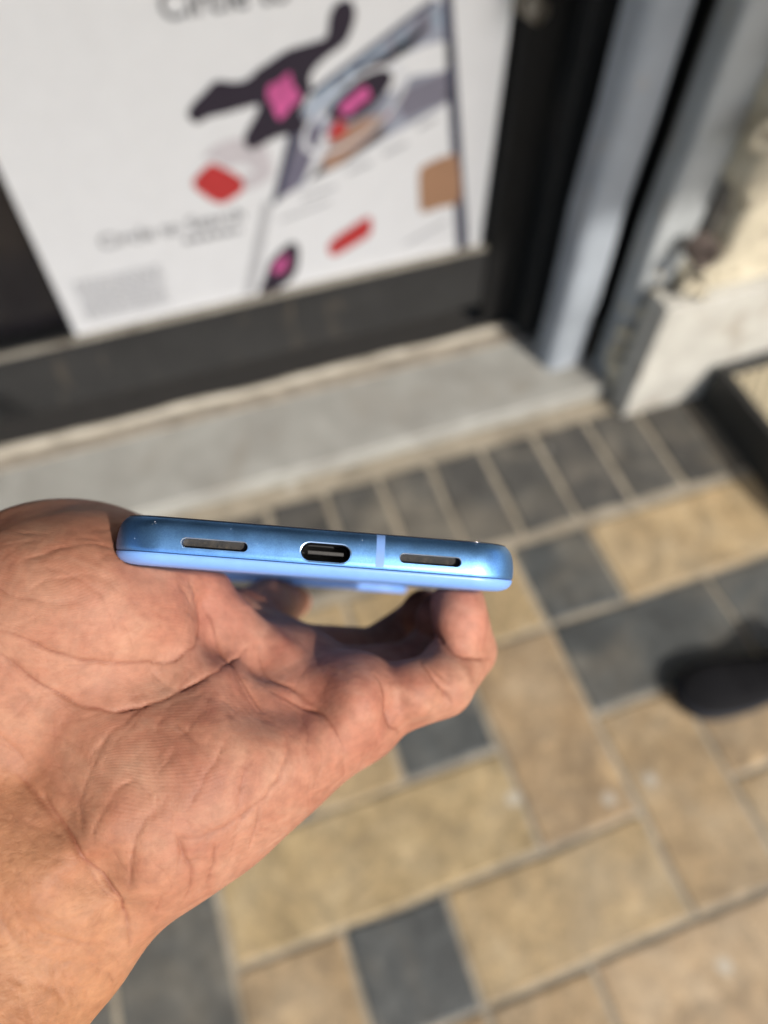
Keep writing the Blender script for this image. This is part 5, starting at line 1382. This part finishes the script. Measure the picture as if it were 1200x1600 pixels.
# which skin is palm (ridged, pinker) and which is wrist (tanned, finely wrinkled)
wc = J(110, 1325, 128).astype(np.float32); wd = (J(330, 1150, 150) - J(-30, 1500, 120)); wd /= np.linalg.norm(wd)
side = (P - wc) @ wd.astype(np.float32)
palm = 1 / (1 + np.exp(-(side + 1.5 * fbm(P, 8, 6, 8)) / 5.5))
tipc = J(719, 965, 171).astype(np.float32)
red = np.exp(-(_len(P - tipc) / 9.0) ** 2) + 0.6 * np.exp(-(_len(P - J(330, 930, 160).astype(np.float32)) / 16.0) ** 2) + 0.5 * np.exp(-(_len(P - J(540, 1080, 150).astype(np.float32)) / 14.0) ** 2)
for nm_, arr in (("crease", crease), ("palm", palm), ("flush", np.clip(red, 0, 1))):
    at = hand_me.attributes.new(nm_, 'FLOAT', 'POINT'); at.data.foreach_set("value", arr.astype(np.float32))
hand_me.update()
hand_me.polygons.foreach_set("use_smooth", np.ones(len(hand_me.polygons), bool))

def skin_mat():
    t = NT("skin")
    co = t.coord()
    A = {}
    for k in ("crease", "palm", "flush"):
        a = t.n("Attribute", attribute_name=k); A[k] = a.outputs["Fac"]
    blot = t.noise(co, 70, 5, 0.62, 0.8)
    palm_c = t.ramp(blot, [(0.28, (0.207, 0.074, 0.046)), (0.50, (0.264, 0.117, 0.074)), (0.74, (0.322, 0.175, 0.116))])
    wrist_c = t.ramp(t.noise(co, 120, 5, 0.6, 0.3), [(0.30, (0.230, 0.098, 0.046)), (0.7, (0.305, 0.150, 0.075))])
    col = t.mix(A["palm"], wrist_c, palm_c)
    col = t.mix(t.math('MULTIPLY', A["flush"], 0.50), col, (0.34, 0.115, 0.085))
    mott = t.ramp(t.noise(co, 420, 4, 0.6), [(0.35, 0.40), (0.65, 0.62)])
    col = t.mix(0.45, col, mott, 'OVERLAY')
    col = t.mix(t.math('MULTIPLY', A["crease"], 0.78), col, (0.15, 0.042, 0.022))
    # friction ridges of the palm
    warp = t.n("TexNoise", i_Scale=38.0, i_Detail=1.0); t.l(co, warp.inputs["Vector"])
    sub_ = t.n("VectorMath", operation='SUBTRACT'); t.l(warp.outputs["Color"], sub_.inputs[0]); sub_.inputs[1].default_value = (0.5, 0.5, 0.5)
    scl = t.n("VectorMath", operation='SCALE'); t.l(sub_.outputs[0], scl.inputs[0]); scl.inputs["Scale"].default_value = 0.020
    add = t.n("VectorMath", operation='ADD'); t.l(co, add.inputs[0]); t.l(scl.outputs[0], add.inputs[1])
    rot = t.n("Mapping"); rot.inputs["Rotation"].default_value = (0.3, 0.2, 0.25); t.l(add.outputs[0], rot.inputs[0])
    sep = t.n("SeparateXYZ"); t.l(rot.outputs[0], sep.inputs[0])
    ridge = t.math('SINE', t.math('MULTIPLY', sep.outputs[1], 6.2832 / 0.00052))
    patch = t.ramp(t.noise(co, 60, 3), [(0.36, 0.15), (0.6, 1.0)])
    ridge = t.math('MULTIPLY', t.math('MULTIPLY', ridge, patch), A["palm"])
    # fine criss-cross wrinkles
    def wrinkles(sc, ang, amp):
        mp = t.n("Mapping"); mp.inputs["Rotation"].default_value = ang; mp.inputs["Scale"].default_value = sc
        wz = t.noise(co, 200, 2)
        ad = t.n("VectorMath", operation='MULTIPLY_ADD'); t.l(co, ad.inputs[0]); ad.inputs[1].default_value = (1, 1, 1)
        cb = t.n("CombineXYZ"); t.l(t.math('MULTIPLY', wz, 0.0035), cb.inputs[0]); t.l(t.math('MULTIPLY', wz, -0.0025), cb.inputs[1]); t.l(cb.outputs[0], ad.inputs[2])
        t.l(ad.outputs[0], mp.inputs[0])
        vo = t.n("TexVoronoi", feature='DISTANCE_TO_EDGE', i_Scale=1.0); t.l(mp.outputs[0], vo.inputs["Vector"])
        return t.math('MULTIPLY', t.ramp(vo.outputs[0], [(0.0, 0.0), (0.30, 1.0)]), amp)
    wr = t.math('ADD', wrinkles((260, 700, 400), (0.2, 0.1, 0.5), 1.0), wrinkles((560, 260, 400), (0.1, 0.3, -0.2), 0.7))
    wr2 = wrinkles((900, 1300, 900), (0, 0, 0.6), 0.5)
    inv = t.math('SUBTRACT', 1.0, A["palm"])
    h = t.math('ADD', t.math('MULTIPLY', ridge, 0.06), t.math('MULTIPLY', t.math('ADD', wr, wr2), t.math('MULTIPLY_ADD', inv, 0.20, 0.08)))
    h = t.math('ADD', h, t.math('MULTIPLY', t.noise(co, 2600, 3), 0.25))
    t.set(Base_Color=col, Roughness=t.ramp(blot, [(0.3, 0.56), (0.7, 0.68)]), Normal=t.bump(h, 0.55, 0.00022),
          Subsurface_Weight=0.12, Subsurface_Radius=(0.0030, 0.0011, 0.0006), Subsurface_Scale=1.0, Specular_IOR_Level=0.27)
    return t.m
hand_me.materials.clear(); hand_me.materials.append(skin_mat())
FLIP = Matrix.Diagonal((1, -1, -1)).to_4x4()
GRIP = Matrix.Translation(CAM_LOC) @ CAM_ROT.to_4x4() @ FLIP        # hand frame -> world
def grip_point(mm): return Vector([float(v) * 0.001 for v in mm])
hand = put("hand", hand_me)
hand.matrix_world = GRIP @ Matrix.Translation(grip_point(HAND_BASE))
tag(hand, "bare left hand and wrist, palm up, cradling the blue phone", "hand")
# nails of the fingers that close behind the phone
M_NAIL = satin("nail", (0.52, 0.28, 0.22), 0.28, 0.3)
def nail(tip, base, up, r, w):
    tip = np.array(tip, float); base = np.array(base, float)
    ax = tip - base; ax /= np.linalg.norm(ax)
    u = np.array(up, float); u -= ax * (u @ ax); u /= np.linalg.norm(u); s = np.cross(ax, u)
    V = []; F = []
    for i in range(8):
        t = i / 7.0
        for j in range(9):
            a = (j / 8.0 - 0.5) * 1.7
            rad = r * (1.02 - 0.10 * t * t)
            p = tip + ax * (-7.5 + 10.0 * t - 1.6 * (abs(a) / 0.85) ** 2 * t) + (u * math.cos(a) + s * math.sin(a)) * rad
            V.append(tuple((p - HAND_BASE) * 0.001))
    for i in range(7):
        for j in range(8): F.append((i * 9 + j, i * 9 + j + 1, i * 9 + 10 + j, i * 9 + 9 + j))
    o = put("fingernail", new_mesh("fingernail", V, F, M_NAIL, True), hand)
    return o
nail(J(714, 955, 175), J(728, 1016, 180), (0.75, -0.2, 0.8), 6.5, 8)
nail(J(690, 968, 188), J(698, 1000, 194), (0.5, -0.2, 0.9), 6.6, 8)
nail(J(664, 958, 203), J(650, 985, 211), (0.3, 0.1, 1.0), 6.4, 8)
ph = Matrix.Identity(4)
for i in range(3):
    ph[i][0], ph[i][1], ph[i][2], ph[i][3] = PH_B[i], PH_A[i], PH_N[i], PH_O[i] * 0.001
phone.matrix_world = GRIP @ ph
# ------------------------------------------------------------------ shoe at the right edge
M_SHOE = plain("black_leather", (0.004, 0.004, 0.005), 0.85, 0, 0.2, 60, 0.3, 400)
M_SOLE = plain("black_rubber", (0.014, 0.016, 0.022), 0.5, 0, 0.2, 80)
def shoe_outline(t, wid):
    """half width along the shoe, t from 0 at the toe to 1 at the heel"""
    toe = math.sqrt(max(0.0, 1 - (1 - min(t / 0.22, 1)) ** 2.2))
    waist = 1 - 0.22 * math.exp(-((t - 0.62) / 0.16) ** 2)
    heel = math.sqrt(max(0.0, 1 - (max(0, t - 0.86) / 0.14) ** 2.2))
    return wid * toe * waist * heel
def build_shoe():
    root = empty("shoe", (0.632, 0.232, 0.0))
    root.rotation_euler = (0, 0, math.radians(-8))
    L = 0.29
    ts = [0.0, 0.01, 0.03, 0.07, 0.12, 0.2, 0.3, 0.42, 0.55, 0.68, 0.8, 0.9, 0.96, 0.99, 1.0]
    V = []; F = []; prof = [(0.92, 0.012), (1.0, 0.014), (1.02, 0.026), (1.0, 0.034), (0.9, 0.036)]
    n = len(prof) * 2
    for t in ts:
        w = max(shoe_outline(t, 0.051), 0.003)
        for s in (1, -1):
            for k, (a, z) in enumerate(prof if s == 1 else prof[::-1]): V.append((t * L, s * w * a, z))
    for i in range(len(ts) - 1):
        for k in range(n): F.append((i * n + k, i * n + (k + 1) % n, (i + 1) * n + (k + 1) % n, (i + 1) * n + k))
    F += [tuple(range(n))[::-1], tuple(range((len(ts) - 1) * n, len(ts) * n))]
    put("sole", new_mesh("sole", V, F, M_SOLE, True), root)
    V = []; F = []; m = 13
    hs = lambda t: 0.040 + 0.016 * min(1, t / 0.2) ** 0.6 + 0.05 * max(0.0, min(1, (t - 0.45) / 0.4)) ** 1.2
    for t in ts:
        w = max(shoe_outline(t, 0.048), 0.002); h = hs(t) if t > 0.005 else 0.042
        for k in range(m):
            a = math.pi * k / (m - 1)
            V.append((0.003 + t * (L - 0.006), w * math.copysign(abs(math.cos(a)) ** 0.75, math.cos(a)), 0.034 + (h - 0.034) * max(0, math.sin(a)) ** 0.7))
    for i in range(len(ts) - 1):
        for k in range(m - 1): F.append((i * m + k, i * m + k + 1, (i + 1) * m + k + 1, (i + 1) * m + k))
    up = put("upper", new_mesh("upper", V, F, M_SHOE, True), root)
    for i in range(4):
        t = 0.36 + 0.06 * i; z = hs(t) + 0.002
        V = []; F = []
        for j in range(9):
            a = math.pi * (0.3 + 0.4 * j / 8)
            for (dx, dz) in ((-0.003, 0), (0, 0.0035), (0.003, 0)):
                w = shoe_outline(t, 0.048)
                V.append((0.003 + t * (L - 0.006) + dx, w * math.copysign(abs(math.cos(a)) ** 0.75, math.cos(a)), 0.034 + (hs(t) - 0.034) * math.sin(a) ** 0.7 + dz))
        for j in range(8):
            for k in range(2): F.append((3 * j + k, 3 * j + k + 1, 3 * j + 4 + k, 3 * j + 3 + k))
        put("lace", new_mesh("lace", V, F, M_SHOE, True), up)
    tag(root, "black shoe pointing left on the dark slab at the right edge", "shoe")
build_shoe()

for m_ in (M_SHOE, M_SOLE): m_.node_tree.nodes['Principled BSDF'].inputs['Specular IOR Level'].default_value = 0.15

# ------------------------------------------------------------------ low stool with woven top
def build_stool():
    root = empty("low_stool", (1.25, 0.63, 0.0))
    M_B = plain("black_plastic", (0.016, 0.016, 0.015), 0.5, 0, 0.25, 40)
    M_W = plain("woven_straw", (0.36, 0.31, 0.21), 0.8, 0, 0.3, 90)
    hx, hy, h = 0.20, 0.195, 0.105
    for lo, hi in (((-hx, -hy, 0.0), (-hx + 0.022, hy, h + 0.012)), ((hx - 0.022, -hy, 0.0), (hx, hy, h + 0.012)),
                   ((-hx + 0.0225, -hy, 0.0), (hx - 0.0225, -hy + 0.022, h + 0.010)), ((-hx + 0.0225, hy - 0.022, 0.0), (hx - 0.0225, hy, h + 0.010))):
        put("side_board", bm_box(lo, hi, 0.006, 3, M_B, "side_board"), root)
    # woven seat: over-under strands
    bm = bmesh.new(); pitch = 0.0145; nseg = 2
    nx = int((2 * hx - 0.05) / pitch); ny = int((2 * hy - 0.05) / pitch)
    for d in (0, 1):
        na, nb = (nx, ny) if d == 0 else (ny, nx)
        for i in range(na):
            c = (i - (na - 1) / 2) * pitch; prev = None
            for j in range(nb + 1):
                s = (j - nb / 2) * pitch
                z = h + 0.0022 * (1 if (i + j + d) % 2 else -1)
                ring = []
                for (o, dz) in ((-0.0045, 0), (0, 0.002), (0.0045, 0)):
                    p = (c + o, s, z + dz) if d == 0 else (s, c + o, z + dz)
                    ring.append(bm.verts.new(p))
                if prev:
                    for k in range(2): bm.faces.new((prev[k], prev[k + 1], ring[k + 1], ring[k]))
                prev = ring
    me = bpy.data.meshes.new("woven_seat"); bm.to_mesh(me); bm.free(); me.materials.append(M_W)
    s = put("woven_seat", me, root); s["kind"] = "stuff"
    put("seat_board", bm_box((-hx + 0.024, -hy + 0.024, h - 0.02), (hx - 0.024, hy - 0.024, h - 0.006), 0, 1, M_B, "seat_board"), root)
    tag(root, "low black stool with woven straw top against the white wall base", "stool")
build_stool()
